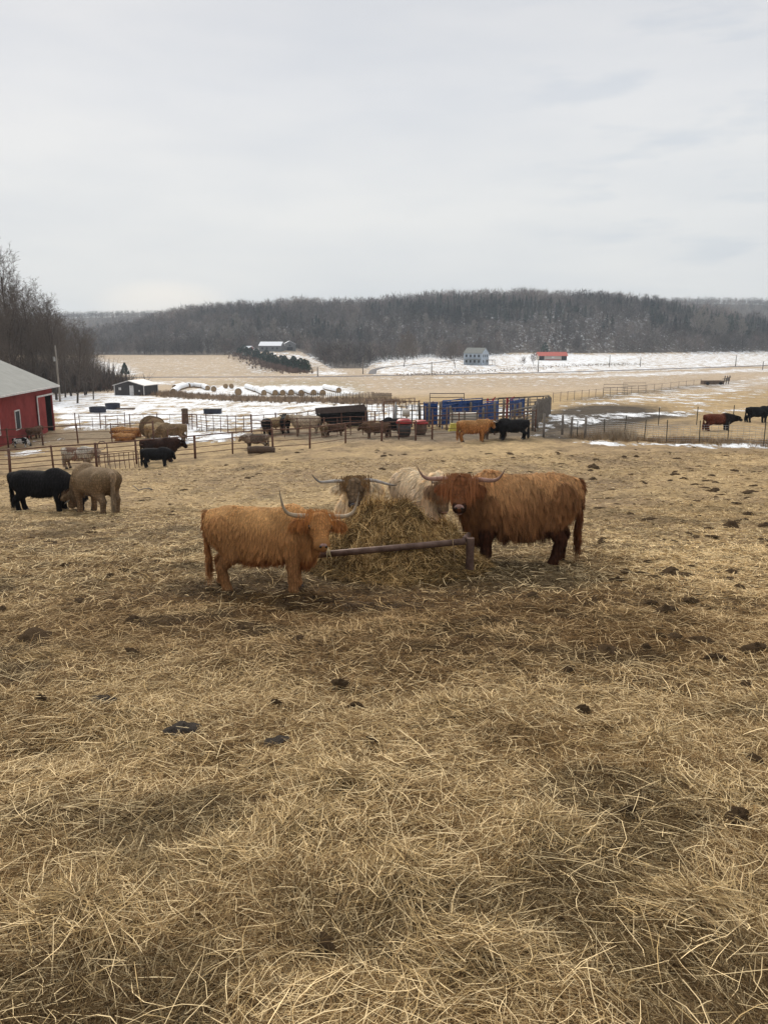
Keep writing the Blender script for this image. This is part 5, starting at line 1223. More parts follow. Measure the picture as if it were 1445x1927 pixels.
# ------------------------------------------------------------------ pipe fences
def fence(label, pts, h, rails, r=.045, mat='rust', rr=None, name='pipe_fence', cat='fence', group='rusty pipe fences of the cattle pens', lean=0.0, toph=1.0, over=.12, mid=0, ext=0):
    P = [np.array(hit(*p)) for p in pts]; t = empty(name, tuple(P[0]), 0, label, cat, group); o = P[0]
    P2 = []
    for i in range(len(P)):
        P2.append(P[i])
        if i < len(P) - 1:
            for q in range(mid): P2.append(P[i] + (P[i + 1] - P[i]) * (q + 1) / (mid + 1))
    for i, p in enumerate(P2):
        p = p.copy(); p[2] = ground_z(p[0], p[1]); big = (i % (mid + 1) == 0)
        j = np.array((rng.normal(0, .02) * (1 + lean), 0, 0)); hh = h * toph + over * rng.uniform(.2, 1) * big
        MB().tube([p - o - (0, 0, .3), p - o + j + (0, 0, hh)], r * (1.0 if big else .55) * rng.uniform(.8, 1.3), 7).build('post', M[mat], t, True)
    rr = rr or r * .55
    for k in range(rails):
        f = 1.0 if rails == 1 else .22 + .78 * k / (rails - 1)
        MB().tube([p - o + (0, -.02, h * f) for p in P], rr * (1.25 if k == rails - 1 else .7), 6).build('rail', M[mat], t, True)
    return t
fence('near pipe fence running from the left edge behind the black grazing cow', [(-70, 893), (20, 891), (102, 885), (183, 880), (258, 873), (318, 866), (368, 862)], 1.22, 5, .055)
fence('near pipe fence stretch right of the black calf, rising towards the shelter', [(368, 862), (438, 853), (514, 850), (583, 842), (650, 834), (718, 831)], 1.22, 4, .05)
fence('gate-like pipe fence in front of the red-topped feeder tubs', [(718, 831), (750, 829), (782, 829), (813, 828)], 1.12, 5, .045)
fence('pipe fence curving behind the orange cow to the wooden corner post', [(813, 828), (862, 824), (930, 818), (985, 815), (1006, 812)], 1.45, 5, .045)
fence('second pipe fence crossing the yard below the barn windows', [(-60, 846), (17, 843), (82, 838), (148, 835), (212, 832), (290, 829)], 1.22, 3, .05)
fence('low pipe fence across the snow right of the barn door', [(104, 806), (143, 806), (190, 806), (236, 806)], 1.22, 3, .035)
fence('long thin pipe fence continuing over the snow towards the stump', [(152, 808), (200, 809), (246, 808), (297, 806), (345, 806), (372, 806)], 1.12, 3, .035, mid=1)
fence('tall pipe fence on the snow between the stump and the middle pen', [(345, 808), (362, 808), (390, 812), (430, 816), (474, 813)], 1.25, 6, .045, mid=2)
fence('pipe fence behind the cows of the middle pen', [(474, 812), (520, 810), (560, 805), (600, 800)], 1.2, 4, .045, mid=1)
fence('pipe fence in front of the cows of the middle pen', [(474, 822), (512, 826), (560, 822), (610, 822), (660, 820), (705, 818)], 1.25, 5, .04, mid=1)
fence('short leaning pipe gate beside the tan cow at the round bale', [(318, 842), (352, 826)], 1.05, 3, .04)
fence('fence of short rails right of the black shelter', [(688, 806), (706, 804), (722, 803)], 1.2, 6, .04, mid=1)
fence('tall pipe pen behind the two feeder tubs', [(722, 806), (740, 800), (788, 799)], 1.9, 3, .05, mid=1)
fence('pale rail fence running back from the shelter to the weeds', [(690, 776), (720, 776), (745, 773), (780, 772)], 1.3, 4, .05, mat='rust2', mid=2)
fence('pipe cattle pen wall left of the blue alley panels', [(788, 801), (815, 799), (846, 796)], 1.8, 4, .05, mid=1)
# feed-through panel with slanted bars standing at the near fence
a, b = np.array(hit(190, 886)), np.array(hit(262, 878)); t = empty('feeding_fence', tuple(a), 0, 'low pipe feeding panel with slanted bars at the near fence', 'feeder panel'); v = b - a
MB().tube([(0, 0, .85), v + (0, 0, .85)], .02, 6).build('rail', M['rust'], t); MB().tube([(0, 0, .45), v + (0, 0, .45)], .02, 6).build('rail', M['rust'], t); MB().tube([(0, 0, 0.05), v * .35 + (0, 0, .05)], .03, 6).build('rail', M['rust'], t)
for i in range(9):
    p = v * (i / 8); q = v * min(1, (i + .55) / 8); MB().tube([p + (0, 0, .85), p + (0, 0, .5), q + (0, -.25, .05)] if i % 2 else [p, p + (0, 0, .85)], .018, 5).build('bar', M['rust'], t)
a = np.array(hit(196, 876)); t = empty('rusty_hoop', tuple(a), 0, 'narrow orange rusted hoop standing inside the near fence', 'hoop')
MB().tube([(-.25, 0, 0), (-.25, 0, 1.1), (-.1, 0, 1.25), (.1, 0, 1.25), (.25, 0, 1.1), (.25, 0, 0)], .03, 6).build('hoop', M['rust2'], t); MB().tube([(-.25, 0, .6), (.25, 0, .6)], .025, 6).build('crossbar', M['rust2'], t)

# wire mesh fence on the right
pts = [(1022, 826), (1057, 820), (1073, 822), (1085, 823), (1100, 824), (1136, 824), (1173, 826), (1211, 829), (1253, 832), (1315, 834), (1368, 834), (1436, 838), (1500, 841)]
P = [np.array(hit(*p)) for p in pts]; o = P[0]; t = empty('wire_fence', tuple(o), 0, 'woven wire fence with thin steel posts running to the right edge', 'fence')
for i, p in enumerate(P):
    wd_ = i in (0, 1, 2, 4); hh = (1.45, 1.25, 1.3, 1.05, 1.35, 1.15, 1.35, 1.25, 1.3, 1.25, 1.2, 1.25, 1.2)[i]
    MB().tube([p - o - (0, 0, .3), p - o + (rng.normal(0, .03), 0, hh)], .075 if wd_ else .028, 7 if wd_ else 4).build('wooden_post' if wd_ else 'post', M['wood'] if wd_ else M['tpost'], t, wd_)
for (px, py) in ((1238, 800), (1310, 798), (1378, 795)):
    p = np.array(hit(px, py)); MB().tube([p - o - (0, 0, .2), p - o + (0, 0, 1.35)], .035, 5).build('post', M['tpost'], t)
A_s, B_s = [], []
for i in range(4, len(P) - 1):
    a, b = P[i], P[i + 1]
    for k in range(8): A_s.append(a - o + (0, 0, .12 + .125 * k)); B_s.append(b - o + (0, 0, .12 + .125 * k))
    nv = int(np.linalg.norm(b - a) / .30)
    for k in range(nv):
        q = a + (b - a) * (k + .5) / nv - o; A_s.append(q + (0, 0, .12)); B_s.append(q + (0, 0, .995))
V, Q = segtubes(A_s, B_s, np.full(len(A_s), .0075), np.full(len(A_s), .0075), 3); npmesh('mesh', V, Q, M['galv'], t)
p = MB()
for k in (0, 1, 2, 3): p.tube([q - o + (0, 0, .3 + .28 * k) for q in P[:5]], .012, 4)
p.build('wire', M['wire'], t)
# far field fence with a pair of gates, left of the broken cart
pts = [(1040, 757), (1080, 752), (1120, 748), (1160, 744), (1200, 740), (1244, 735), (1290, 728), (1330, 722)]
P = [np.array(hit(*p)) for p in pts]; o = P[0]; t = empty('field_fence', tuple(o), 0, 'thin distant field fence running up to the broken cart', 'fence')
for i in range(len(P) - 1):
    for q in range(3): c = P[i] + (P[i + 1] - P[i]) * q / 3 - o; MB().tube([c - (0, 0, .3), c + (0, 0, 1.3)], .035, 4).build('post', M['wood'], t)
MB().tube([q - o + (0, 0, 1.2) for q in P], .02, 4).build('wire', M['wire'], t)
for px, lab in ((1157, 'left of two faint gates in the distant field fence'), (1192, 'right of two faint gates in the distant field fence')):
    c = np.array(hit(px, 744 if px < 1170 else 740)); g_ = empty('field_gate', tuple(c), 0, lab, 'gate', 'gates in the distant field fence'); MB().tube([(-1.9, 0, 0), (-1.9, 0, 1.7), (1.9, 0, 1.7), (1.9, 0, 0)], .035, 4).build('frame', M['wire'], g_)
    m = MB(); [m.tube([(-1.9, 0, q), (1.9, 0, q)], .03, 4) for q in (.4, .8, 1.2)]; m.build('bar', M['wire'], g_)
# slatted snow fence between field and pens
pts = [(560, 753), (640, 756), (700, 756), (738, 757)]; P = [np.array(hit(*p)) for p in pts]; o = P[0]; t = empty('picket_fence', tuple(o), 0, 'row of thin brown stakes behind the dry weeds', 'fence')
m = MB()
for i in range(3):
    for q in range(22): c = P[i] + (P[i + 1] - P[i]) * q / 22 - o; m.box(c + (0, 0, .6), (.10, .04, 1.5 + rng.normal(0, .1)))
m.build('stake', M['woodbr'], t); MB().tube([q - o + (0, 0, 1.0) for q in P], .03, 4).build('wire', M['wire'], t)

# ------------------------------------------------------------------ blue working pens
def panel(label, p0, p1, h, mat, cat='pen wall', name='cattle_alley', solid=True, group=None, bars=5):
    a, b = np.array(hit(*p0)), np.array(hit(*p1)); t = empty(name, tuple(a), 0, label, cat, group); v = b - a; L_ = np.hypot(v[0], v[1]); an = math.atan2(v[1], v[0])
    if solid:
        m = MB(); c = v / 2; m.box((c[0], c[1], c[2] + h * .52), (L_, .06, h * .86), an); m.build('sheet', M[mat], t); m = MB()
        for i in range(int(L_ / .45) + 1): q = v * i / max(1, int(L_ / .45)); m.box((q[0], q[1] - .06, q[2] + h * .52), (.06, .05, h * .86), an)
        m.build('rib', M[mat], t)
    m = MB(); m.tube([(0, -.05, 0), (0, -.05, h), v + (0, -.05, h), v + (0, -.05, 0)], .045, 6); m.build('frame', M[mat], t)
    for k in range(bars if not solid else 2): zz = h * (.15 + .7 * k / max(1, (bars if not solid else 2) - 1)); MB().tube([(0, -.09, zz), v + (0, -.09, zz)], .03, 6).build('bar', M[mat], t)
    return t
GBL = 'blue steel panels of the cattle working pen'
panel('leftmost dark blue sheeted panel of the working pen beside the pipe pen', (797, 802), (822, 801), 1.9, 'blue', group=GBL)
panel('blue barred gate standing open in front of the blue sheeted alley', (832, 806), (868, 800), 2.0, 'blue', 'gate', 'cattle_gate', False, bars=6)
panel('long bright blue sheeted alley wall behind the cream crate', (832, 803), (906, 798), 2.0, 'blue', group=GBL)
panel('blue sheeted panel right of the alley behind the wooden posts', (906, 798), (936, 794), 1.7, 'blue', group=GBL)
panel('small blue panel at the far right of the working pen', (958, 790), (984, 787), 1.7, 'blue', group=GBL)
panel('dark rounded pipe gate standing above the left blue panels', (808, 790), (872, 788), 2.3, 'darkpipe', 'gate', 'cattle_gate', False, bars=4)
panel('dark pipe panels behind the wooden corner fence', (936, 790), (1020, 783), 1.8, 'darkpipe', 'fence', 'pipe_fence', False, bars=6)
def redframe(px, py, h, w, lab):
    a = np.array(hit(px, py)); t = empty('headgate', tuple(a), 0, lab, 'head gate', 'red head gates of the working pen'); 
    for s in (-1, 1): MB().box((s * w / 2, 0, h / 2), (.14, .14, h)).build('upright', M['redpaint'], t)
    MB().box((0, 0, h - .25), (w + .1, .10, .12)).build('crossbar', M['redpaint'], t); MB().tube([(w / 2, 0, h - .1), (w / 2 + .2, 0, h + .12)], .05, 5).build('lever', M['redpaint'], t)
redframe(921, 792, 1.8, .45, 'left red head gate sticking up above the blue panels'); redframe(957, 789, 1.8, .4, 'right red head gate sticking up above the blue panels')
fence('brown rails across the front of the blue alley panels', [(800, 808), (840, 808), (884, 803), (930, 800), (975, 798)], 1.55, 5, .05, 'rust2', mid=2)
fence('grey wooden rails behind the red head gates', [(905, 790), (945, 787), (985, 784), (1030, 779)], 1.7, 4, .06, 'wood', .05, name='rail_fence', group=None, mid=3)
fence('dark tangle of pipe rails between the pipe pen and the blue panels', [(745, 806), (775, 804), (800, 803)], 1.6, 5, .045, 'darkpipe', group=None, mid=2)
# leaning wooden plank fence on the right end and scattered wooden posts
a, b, c = np.array(hit(1004, 800)), np.array(hit(1018, 790)), np.array(hit(1034, 779)); t = empty('plank_fence', tuple(a), 0, 'leaning fence of upright grey weathered planks at the pen corner', 'fence')
for i in range(26):
    f = i / 25; q = (a + (b - a) * f * 2) if f < .5 else (b + (c - b) * (f * 2 - 1)); q = q - a; hgt = 1.75 + rng.normal(0, .10)
    MB().box(q + (0, 0, hgt / 2 - .1), (.20, .06, hgt), 0, (0, rng.normal(.03, .05))).build('plank', M['wood'], t)
for k in (.5, 1.3): MB().tube([(0, .1, k), b - a + (0, .1, k), c - a + (0, .1, k)], .05, 5).build('rail', M['wood'], t)
GW = 'weathered wooden posts standing round the working pen'
wp = None
for i, (px, py, h) in enumerate(((807, 803, 1.9), (827, 803, 1.9), (849, 806, 1.7), (884, 800, 1.8), (908, 806, 1.5), (931, 802, 1.8), (946, 798, 1.8), (967, 798, 1.5), (978, 794, 1.6), (790, 803, 1.9), (1010, 806, 1.8), (1002, 810, 1.6), (991, 790, 1.9))):
    x, y, z = hit(px, py)
    if wp is None:
        wp = MB().tube([(0, 0, -.3), (.01, 0, .9), (0, 0, 1.6), (.01, 0, 1.85)], [.10, .09, .095, .08], 9).build('wooden_post', M['wood'], None, True); wp.location = (x, y, z); tag(wp, 'grey weathered wooden post standing round the blue working pen', 'post', GW)
    else: q = wp.copy(); COL.objects.link(q); q.location = (x, y, z); q.scale = (1, 1, h / 1.85); q.rotation_euler = (rng.normal(0, .04), rng.normal(0, .05), i)
for k, (p0, p1) in enumerate((((1008, 806), (985, 812)),)):
    fence('grey horizontal rail fence running out from the wooden corner', [(960, 812), (985, 808), (1006, 802)], 1.45, 6, .05, 'wood', .055, name='rail_fence', group=None)
# feed tubs with red lids, trough, crate
def tub(px, py, lab, w=1.0, h=1.15, body='blackplastic'):
    x, y, z = hit(px, py); t = empty('feed_tub', (x, y, z), 0, lab, 'feeder', 'red-topped mineral feeders'); r = w / 2
    MB().tube([(0, 0, 0), (0, 0, .12), (0, 0, .3), (0, 0, h * .78)], [r * .66, r * .72, r * .88, r * .95], 18).build('drum', M[body], t, True)
    MB().tube([(0, 0, h * .78), (0, 0, h * .86), (0, 0, h), (0, 0, h * 1.02)], [r * 1.06, r * 1.05, r * .72, r * .4], 18).build('lid', M['redpaint'], t, True)
tub(760, 824, 'dark mineral feeder with red lid, the left and larger of the two'); tub(791, 820, 'brownish mineral feeder with red lid, right of the darker one', .95, .95, 'woodbr')
x, y, z = hit(860, 812); t = empty('feed_trough', (x, y, z), R(3), 'yellow plastic feed trough on the mud left of the orange cow', 'trough'); t.scale = (.55, .8, .95)
MB().add([(-1.1, -.35, 0), (1.1, -.35, 0), (1.1, .35, 0), (-1.1, .35, 0), (-.85, -.25, .62), (.95, -.25, .62), (.95, .25, .62), (-.85, .25, .62)], [(0, 3, 2, 1), (4, 5, 6, 7), (0, 1, 5, 4), (1, 2, 6, 5), (2, 3, 7, 6), (3, 0, 4, 7)]).build('shell', M['yellow'], t)
m = MB(); [m.tube([(q, -.37, .02), (q * .86, -.28, .6)], .045, 6) for q in (-.9, -.45, 0, .45, .9)]; m.build('rib', M['yellow'], t)
x, y, z = hit(872, 806); t = empty('cream_crate', (x, y, z), R(2), 'pale slatted crate behind the yellow trough', 'crate')
m = MB(); [m.box((0, 0, .35 + k * .24), (2.0, .8, .20)) for k in range(4)]; m.build('slat', M['cream'], t); m = MB(); [m.box((q, -.42, .75), (.10, .05, 1.3)) for q in (-.9, 0, .9)]; m.build('batten', M['wood'], t)
x, y, z = hit(757, 806); t = empty('pole_and_tank', (x, y, z), 0, 'white upright stand with a small tan tank behind the feeders', 'tank')
MB().tube([(-.55, 0, 0), (-.5, 0, 1.6), (-.5, 0, 1.9)], [.12, .08, .03], 8).build('stand', M['galv'], t); MB().tube([(.0, 0, 1.1), (.55, 0, 1.1)], .28, 12).build('tank', M['cream'], t)
# stock tanks on the snow, stump, log, beams
def stock(px, py, r, h, lab):
    x, y, z = hit(px, py); t = empty('stock_tank', (x, y, z), 0, lab, 'tank', 'dark blue stock tanks on the snow')
    MB().tube([(0, 0, -.05), (0, 0, h * .3), (0, 0, h * .33), (0, 0, h * .63), (0, 0, h * .66), (0, 0, h)], [r * .97, r * .97, r, r * .98, r, r], 26, False).build('shell', M['navy'], t, False)
    MB().tube([(0, 0, h * .7), (0, 0, h * .72)], r * .96, 26).build('water', M['dark'], t)
    MB().tube([(r * math.cos(a_), r * math.sin(a_), h) for a_ in np.linspace(0, 6.283, 27)], .04, 6).build('rim', M['navy'], t, True)
stock(185, 776, .98, .62, 'dark blue stock tank on the snow, lower left of the two'); stock(213, 770, .95, .72, 'dark blue stock tank on the snow, upper right of the two')
x, y, z = hit(401, 779); t = empty('stock_tank', (x, y, z), 0, 'dark flat tank on the snow right of the upright stump', 'tank'); MB().box((0, 0, .28), (1.9, .9, .5)).build('shell', M['navy'], t); MB().box((0, 0, .56), (2.0, 1.0, .07)).build('rim', M['black'], t)
x, y, z = hit(349, 797); MBt = MB().tube([(0, 0, -.1), (0, 0, .5), (.02, 0, 1.1), (0, 0, 1.35), (0, 0, 1.4)], [.31, .29, .28, .31, .2], 14).build('stump', M['stone'], None, True); MBt.location = (x, y, z); tag(MBt, 'brown upright wooden stump standing in the snow behind the pens', 'stump')
x, y, z = hit(492, 853); lg = MB().tube([(-.75, 0, .2), (-.3, .02, .23), (.3, 0, .22), (.75, -.04, .18)], [.2, .22, .21, .17], 12).build('log', M['stone'], None, True); lg.location = (x, y, z); lg.rotation_euler = (0, 0, .08); tag(lg, 'short thick log lying at the pipe fence near the cream calf', 'log')
x, y, z = hit(238, 771); lg = MB().box((0, 0, .08), (2.2, .3, .16)).tube([(-1.5, .5, .1), (1.0, .6, .12)], .08, 6).build('plank_pile', M['woodbr'], None); lg.location = (x, y, z); tag(lg, 'rusty brown beams lying on the snow beside the stock tanks', 'beams')
# round bale in a heap of loose hay
x, y, z = hit(283, 826); t = empty('round_bale', (x, y + .8, z), R(35), 'big brown round hay bale with cattle feeding around it', 'hay bale'); t.scale = (.80, .80, .80)
m = MB(); rr_ = .98; prof = []
m.tube([(0, -.75, .86), (0, -.70, .86), (0, 0, .86), (0, .70, .86), (0, .75, .86)], [.80, .93, .98, .93, .80], 26); m.build('bale', M['bale'], t, True)
n = 2600; a_ = rng.uniform(0, 2 * np.pi, n); yy = rng.uniform(-.72, .72, n); rr2 = .97 + rng.random(n) * .05; c = np.stack([np.cos(a_) * rr2, yy, .86 + np.sin(a_) * rr2], 1)
d_ = unit(np.stack([-np.sin(a_), rng.normal(0, .5, n), np.cos(a_)], 1)); Pp = c[:, None] + d_[:, None] * np.linspace(-.16, .16, 3)[None, :, None]
Vh, Qh, Chh = ribbons(Pp, np.full((n, 3), .012), unit(np.cross(d_, rng.normal(0, 1, (n, 3)))), c3(.24, .17, .10) * rng.uniform(.5, 1.5, (n, 1))); npmesh('loose_hay', Vh, Qh, M['hay'], t, False, Chh)

# ------------------------------------------------------------------ snow covered bales in the valley
GB = 'snow-covered round bales lined up in the valley'
def make_bale(snowy, lab, group):
    t = empty('round_bale', (0, 0, 0), 0, lab, 'hay bale', group)
    MB().tube([(0, -.76, .74), (0, -.70, .74), (0, .70, .74), (0, .76, .74)], [.66, .745, .745, .66], 18).build('bale', M['bale'], t, True)
    if snowy:
        n_ = 14; th = np.linspace(-.35, np.pi + .35, n_); V = []
        for yy in (-.80, -.72, 0, .72, .80):
            k = .93 if abs(yy) > .75 else 1.0
            for a_ in th: rr_ = (.80 + .10 * max(0, math.sin(a_)) ** 2) * k; V.append((math.cos(a_) * rr_, yy, .74 + math.sin(a_) * rr_))
        Qs = [(i * n_ + j, i * n_ + j + 1, (i + 1) * n_ + j + 1, (i + 1) * n_ + j) for i in range(4) for j in range(n_ - 1)]
        npmesh('snow_cap', np.array(V), np.array(Qs), M['snow'], t, True)
    return t
b0 = None; cnt = 0
def put_bale(x, y, rz, sc=1.0, label=None):
    global b0, cnt
    if b0 is None: b0 = make_bale(True, 'snow-covered round bale lying in one of the rows in the valley', GB); t = b0
    else: t = copy_tree(b0)
    z = float(ground_z(x, y)); t.location = (x, y, z - .05); t.rotation_euler = (0, 0, rz); t.scale = (sc,) * 3; cnt += 1
    if label: t['label'] = label
for (ex, ey), (fx_, fy_) in (((484, 738), (455, 727)), ((497, 744), (470, 728)), ((518, 744), (486, 728)), ((532, 744), (503, 728)), ((548, 744), (520, 728)), ((567, 745), (538, 728)), ((590, 744), (553, 728)), ((607, 744), (572, 728)), ((637, 739), (594, 727))):
    a, b = np.array(hit(ex, ey)), np.array(hit(fx_, fy_)); d_ = (b - a)[:2]; L_ = np.hypot(*d_); d_ /= L_; n = int(min(L_, 27) / 1.24)
    for k in range(n): put_bale(a[0] + d_[0] * 1.24 * k, a[1] + d_[1] * 1.24 * k, math.atan2(d_[1], d_[0]) - math.pi / 2, .77 + rng.normal(0, .025))
for pts in ([(327, 742), (336, 734), (350, 730), (368, 729), (384, 731), (392, 735)], [(330, 733), (345, 729), (362, 728)]):
    P = [np.array(hit(*p)) for p in pts]
    for i in range(len(P) - 1):
        d_ = (P[i + 1] - P[i])[:2]; L_ = np.hypot(*d_); n = max(1, int(L_ / 1.3))
        for k in range(n): q = P[i] + (P[i + 1] - P[i]) * k / n; put_bale(q[0], q[1], math.atan2(d_[1], d_[0]) - math.pi / 2, .8)
put_bale(*hit(449, 744)[:2], R(10), .95, 'snow-capped single bale left of the rows, its tan end facing the camera'); put_bale(*hit(403, 737)[:2], R(10), .85, 'snow-capped single bale at the right end of the curved row')
bb = make_bale(False, 'bare tan bale behind the row, left of the pair', 'two bare bales behind the curved row'); x, y, z = hit(425, 731); bb.location = (x, y, z); bb.rotation_euler = (0, 0, .3); bb.scale = (.8,) * 3
b2 = copy_tree(bb); x, y, z = hit(436, 731); b2.location = (x, y, z); b2['label'] = 'bare tan bale behind the row, right of the pair'
print('bales', cnt)

# ------------------------------------------------------------------ poles, cart
def pole(px, py, top, lab, r=.15, arm=False, mat='wood', box=False):
    x, y, z = hit(px, py); zt = float(slope_of(top)) * y; t = empty('utility_pole', (x, y, z), 0, lab, 'utility pole', 'utility poles'); h = zt - z
    MB().tube([(0, 0, -.5), (0, 0, h * .5), (0, 0, h)], [r * 1.1, r, r * .75], 8).build('pole', M[mat], t, True)
    if arm: MB().box((0, -.1, h - .5), (2.2, .1, .12)).build('crossarm', M['wood'], t)
    if box: MB().tube([(-.28, -.1, h * .72), (-.28, -.1, h * .72 + .75)], .2, 10).build('transformer', M['galv'], t)
M['palewood'] = mat_c('pale_pole_wood', (.30, .27, .23), (.22, .19, .16), 6, .9, 0, .3, stretch=(4, 4, .5))
pole(114, 756, 650, 'tall pale utility pole with a grey can beside the red barn', .17, False, 'palewood', True)
pole(209, 722, 676, 'thin pole standing in front of the lone spruce', .12)
pole(598, 708, 690, 'low pole by the road below the snowy knoll', .2); pole(683, 704, 672, 'pole at the foot of the wooded knoll beside the driveway', .2)
pole(812, 703, 681, 'thin roadside pole left of the white house', .2); pole(1012, 700, 676, 'roadside pole left of the red-roofed shed', .2); pole(1146, 690, 668, 'roadside pole in the snow right of the red-roofed shed', .2)
pole(1204, 690, 672, 'roadside pole far along the snow flat', .2); pole(1383, 690, 668, 'roadside pole nearest the right edge', .2); pole(1434, 696, 680, 'small pole at the right edge of the valley', .2)
x, y, z = hit(1346, 724); t = empty('broken_cart', (x, y, z), R(6), 'old wooden cart with broken frame standing on the far rise', 'cart'); t.scale = (.9, .9, .72)
MB().box((-1.0, 0, .75), (5.2, 1.6, 1.1)).build('bed', M['woodbr'], t); m = MB(); [m.tube([(q, 0, 0), (q + .3, 0, 2.8)], .12, 5) for q in (2.0, 2.6, 3.2)]; m.tube([(1.6, 0, 1.7), (3.8, 0, 2.3)], .1, 5).tube([(1.8, 0, .5), (3.6, 0, 2.6)], .1, 5).box((3.0, 0, 1.6), (.9, .4, .9)); m.build('frame', M['wood'], t)
for q in (-2.6, .8): MB().tube([(q, -.95, .45), (q, -.8, .45)], .45, 14).build('wheel', M['dark'], t)

# ------------------------------------------------------------------ dung pats and a branch
def blob(seed, flat=.32, ring=.2):
    rg = np.random.default_rng(seed); nu, nv = 26, 9; V = []; 
    for i in range(nv):
        f = i / (nv - 1)
        for j in range(nu):
            a_ = 2 * np.pi * j / nu; r_ = f * (1 + .22 * math.sin(a_ * 2 + seed) + .14 * math.sin(a_ * 5 + 2 * seed)); 
            hgt = flat * (1 - f ** 2.6) * (1 + .30 * math.sin(9 * f + seed)) + float(vnoise(r_ * math.cos(a_) * 4 + seed * 3, r_ * math.sin(a_) * 4, seed)) * .22 * (1 - f)
            V.append((r_ * math.cos(a_), r_ * math.sin(a_), hgt - .05 * f))
    Qd = [(i * nu + j, i * nu + (j + 1) % nu, (i + 1) * nu + (j + 1) % nu, (i + 1) * nu + j) for i in range(nv - 1) for j in range(nu)]
    V = np.array(V); me = bpy.data.meshes.new('dung_pat'); me.from_pydata([tuple(v) for v in V], [], [q[::-1] for q in Qd]); me.polygons.foreach_set('use_smooth', [True] * len(Qd)); return me
BM = [blob(s, f) for s, f in ((1, .30), (2, .42), (3, .26), (5, .5))]
for m_ in BM: m_.materials.append(M['dung'])
BD = blob(9, .30); BD.materials.append(M['dungdry'])
GD = 'dung pats scattered over the pasture'
def pat(px, py, wpx, lab, me=None, hk=1.0, k=0):
    x, y, z = hit(px, py, 1.0, 90); x, y = x, y; w = wpx / F_PX * math.hypot(y, z) / 2
    o = bpy.data.objects.new('dung_pat', me or BM[k % 4]); COL.objects.link(o); o.location = (x, y, float(ground_z(x, y)) + (.032 if y < 12 else .0)); o.scale = (w, w * rng.uniform(.6, 1.0), w * hk); o.rotation_euler = (rng.normal(0, .05), rng.normal(0, .05), rng.uniform(0, 6)); return tag(o, lab, 'dung pat', GD)
rg_h = random.Random(3)
BIG = [(348, 1386, 62, 'largest crusty grey dung pat lying in the near straw left of centre', BD, .8), (70, 1200, 66, 'flat grey brown dung pat near the left edge of the straw', None, .5), (1140, 1222, 56, 'dark dung pat with straw on top, right of centre in the straw', None, .9),
       (1252, 1152, 50, 'round dark dung mound uppermost of the big ones on the right', None, 1.2), (1098, 1338, 28, 'small upright black clod alone in the right foreground straw', None, 1.9), (196, 1336, 40, 'half buried flat dung pat above left of the largest one', BD, .5),
       (670, 1330, 26, 'small dark clod in the centre of the straw', None, 1.2), (1270, 1198, 44, 'dark dung pat just below the round mound on the right', None, .8), (1322, 1206, 44, 'straw dusted dung pat right of the dark one', None, .7),
       (1420, 1228, 46, 'dark clod near the right edge at the damp strip', None, 1.0), (1240, 1192, 30, 'small dung pat left of the two dark ones below the mound', None, .8), (1262, 1075, 38, 'dark dung pat above the round mound on the right', None, .8),
       (1200, 1390, 40, 'half hidden dark clump under the straw in the right foreground', None, .8), (1385, 1550, 46, 'shadowy half buried clod near the right edge in front', None, .7), (5, 1152, 24, 'dung pat cut by the left edge of the photo', None, .8), (250, 1245, 30, 'dark broken dung in the straw left of centre', None, .7),
       (1225, 1132, 26, 'small dark clod left above the round mound', None, .8), (520, 1405, 44, 'faint grey trodden pat right of the largest pat', BD, .25)]
for b_ in BIG: pat(b_[0], b_[1], b_[2], b_[3], b_[4], b_[5], k=int(b_[0]))
for px, py, wp_ in ((1130, 1025, 30), (1260, 1080, 34), (1375, 995, 36), (1405, 975, 28), (1440, 997, 30), (1185, 970, 24), (1310, 948, 30), (1116, 880, 30), (1270, 890, 20), (1345, 920, 22), (1160, 1096, 26), (1300, 1130, 28), (1390, 1110, 24), (1345, 1240, 38),
                    (1215, 1215, 28), (1400, 1290, 30), (1070, 1265, 26), (640, 1290, 30), (560, 1210, 26), (450, 1190, 30), (250, 1175, 34), (150, 1130, 26), (120, 1060, 26), (300, 1060, 22), (60, 1010, 20), (700, 1400, 24), (880, 1210, 22), (1000, 1130, 26), (1420, 1430, 34), (520, 1330, 20), (80, 1330, 26), (1010, 1548, 40), (610, 1765, 40), (1180, 1530, 30)):
    pat(px, py, wp_, 'small dark dung pat scattered on the open pasture', None, rg_h.uniform(.5, 1.3), int(px))
n = 0
rg = random.Random(5)
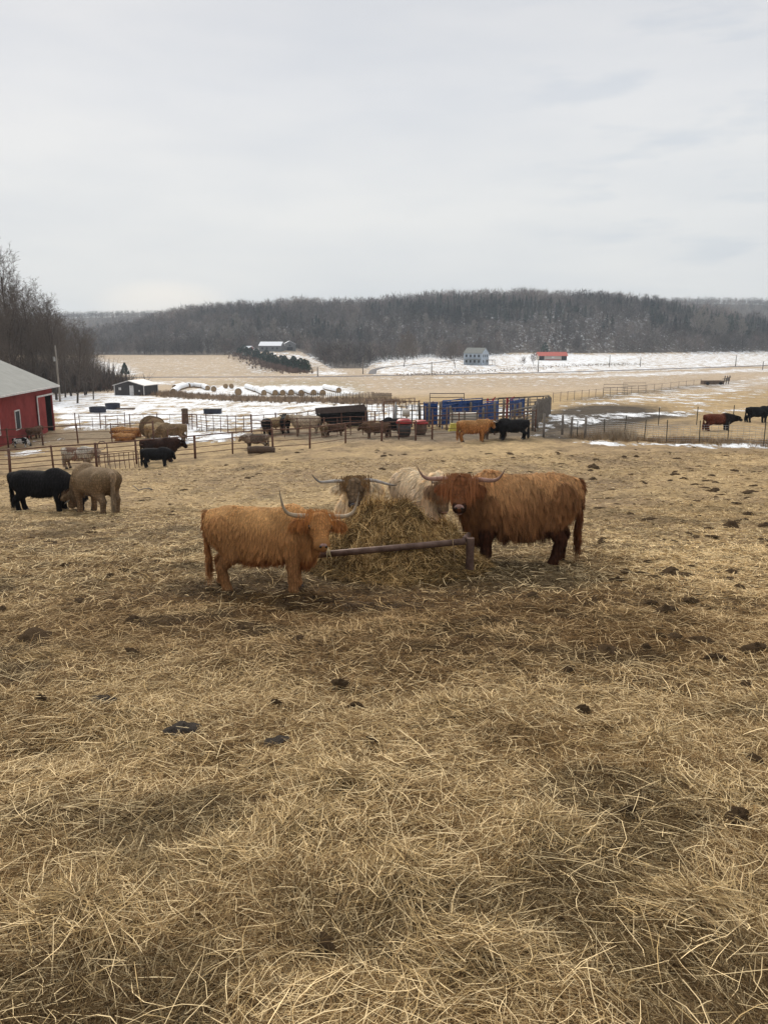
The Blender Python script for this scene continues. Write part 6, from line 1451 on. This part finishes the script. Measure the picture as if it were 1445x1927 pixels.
while n < 230:
    px = rg.uniform(0, 1445); py = 846 + (rg.random() ** 1.15) * 250
    if rg.random() > (.45 + .55 * (px > 950)): continue
    if py > 1010 and (px < 1120 and px > 260): continue
    if 360 < px < 1120 and py > 905: continue
    if 20 < px < 250 and 930 < py < 985: continue
    if py < 880 and px < 420: continue
    wpx = rg.uniform(9, 26) * (.45 + (py - 800) / 300); pat(px, py, wpx, 'small dark dung pat scattered on the open pasture', None, rg.uniform(.22, .62), n); n += 1
a = np.array(hit(262, 921)); t = empty('fallen_branch', tuple(a), 0, 'forked bare branch lying on the grass right of the tan cow', 'branch'); t.scale = (.62,) * 3
MB().tube([(-.05, 0, .04), (.25, .05, .12), (.55, .1, .14), (.75, .05, .08)], [.02, .035, .04, .05], 7).build('limb', M['wood'], t, True); MB().tube([(-.45, .35, .28), (-.25, .2, .16), (-.02, .05, .04)], [.018, .025, .03], 6).build('limb', M['wood'], t, True)

# more, smaller trees filling the grove
for i in range(16):
    px = -70 + i * 16.5 + rng.normal(0, 5); Y = 120 + (i * 37 % 60); x = (px - CX) / F_PX * Y; z = float(base_z(x, Y)) - .3
    top = np.interp(px, [-70, 30, 110, 150, 200], [590, 600, 625, 645, 668]) + rng.normal(0, 8); H = (float(slope_of(top)) * Y - z) / 20.0
    relabel_copy(P0[(i + 1) % 3], (x, Y, z), i * 2.1, H, 'shorter bare tree in the thick of the grove behind the barn', 'shorter bare trees filling the grove behind the barn')

# ------------------------------------------------------------------ thin winter air
m_, Nh, Lh, bh = nodes('haze'); Nh.remove(bh); pv = Nh.new('ShaderNodeVolumePrincipled'); pv.inputs['Density'].default_value = .00024; pv.inputs['Color'].default_value = (.78, .88, 1, 1); pv.inputs['Anisotropy'].default_value = .1
Lh.new(pv.outputs[0], [x for x in Nh if x.type == 'OUTPUT_MATERIAL'][0].inputs['Volume'])
hz = MB().box((0, 1290, 40), (7400, 2700, 140)).build('haze', m_); tag(hz, 'thin pale winter haze over the valley', kind='stuff')
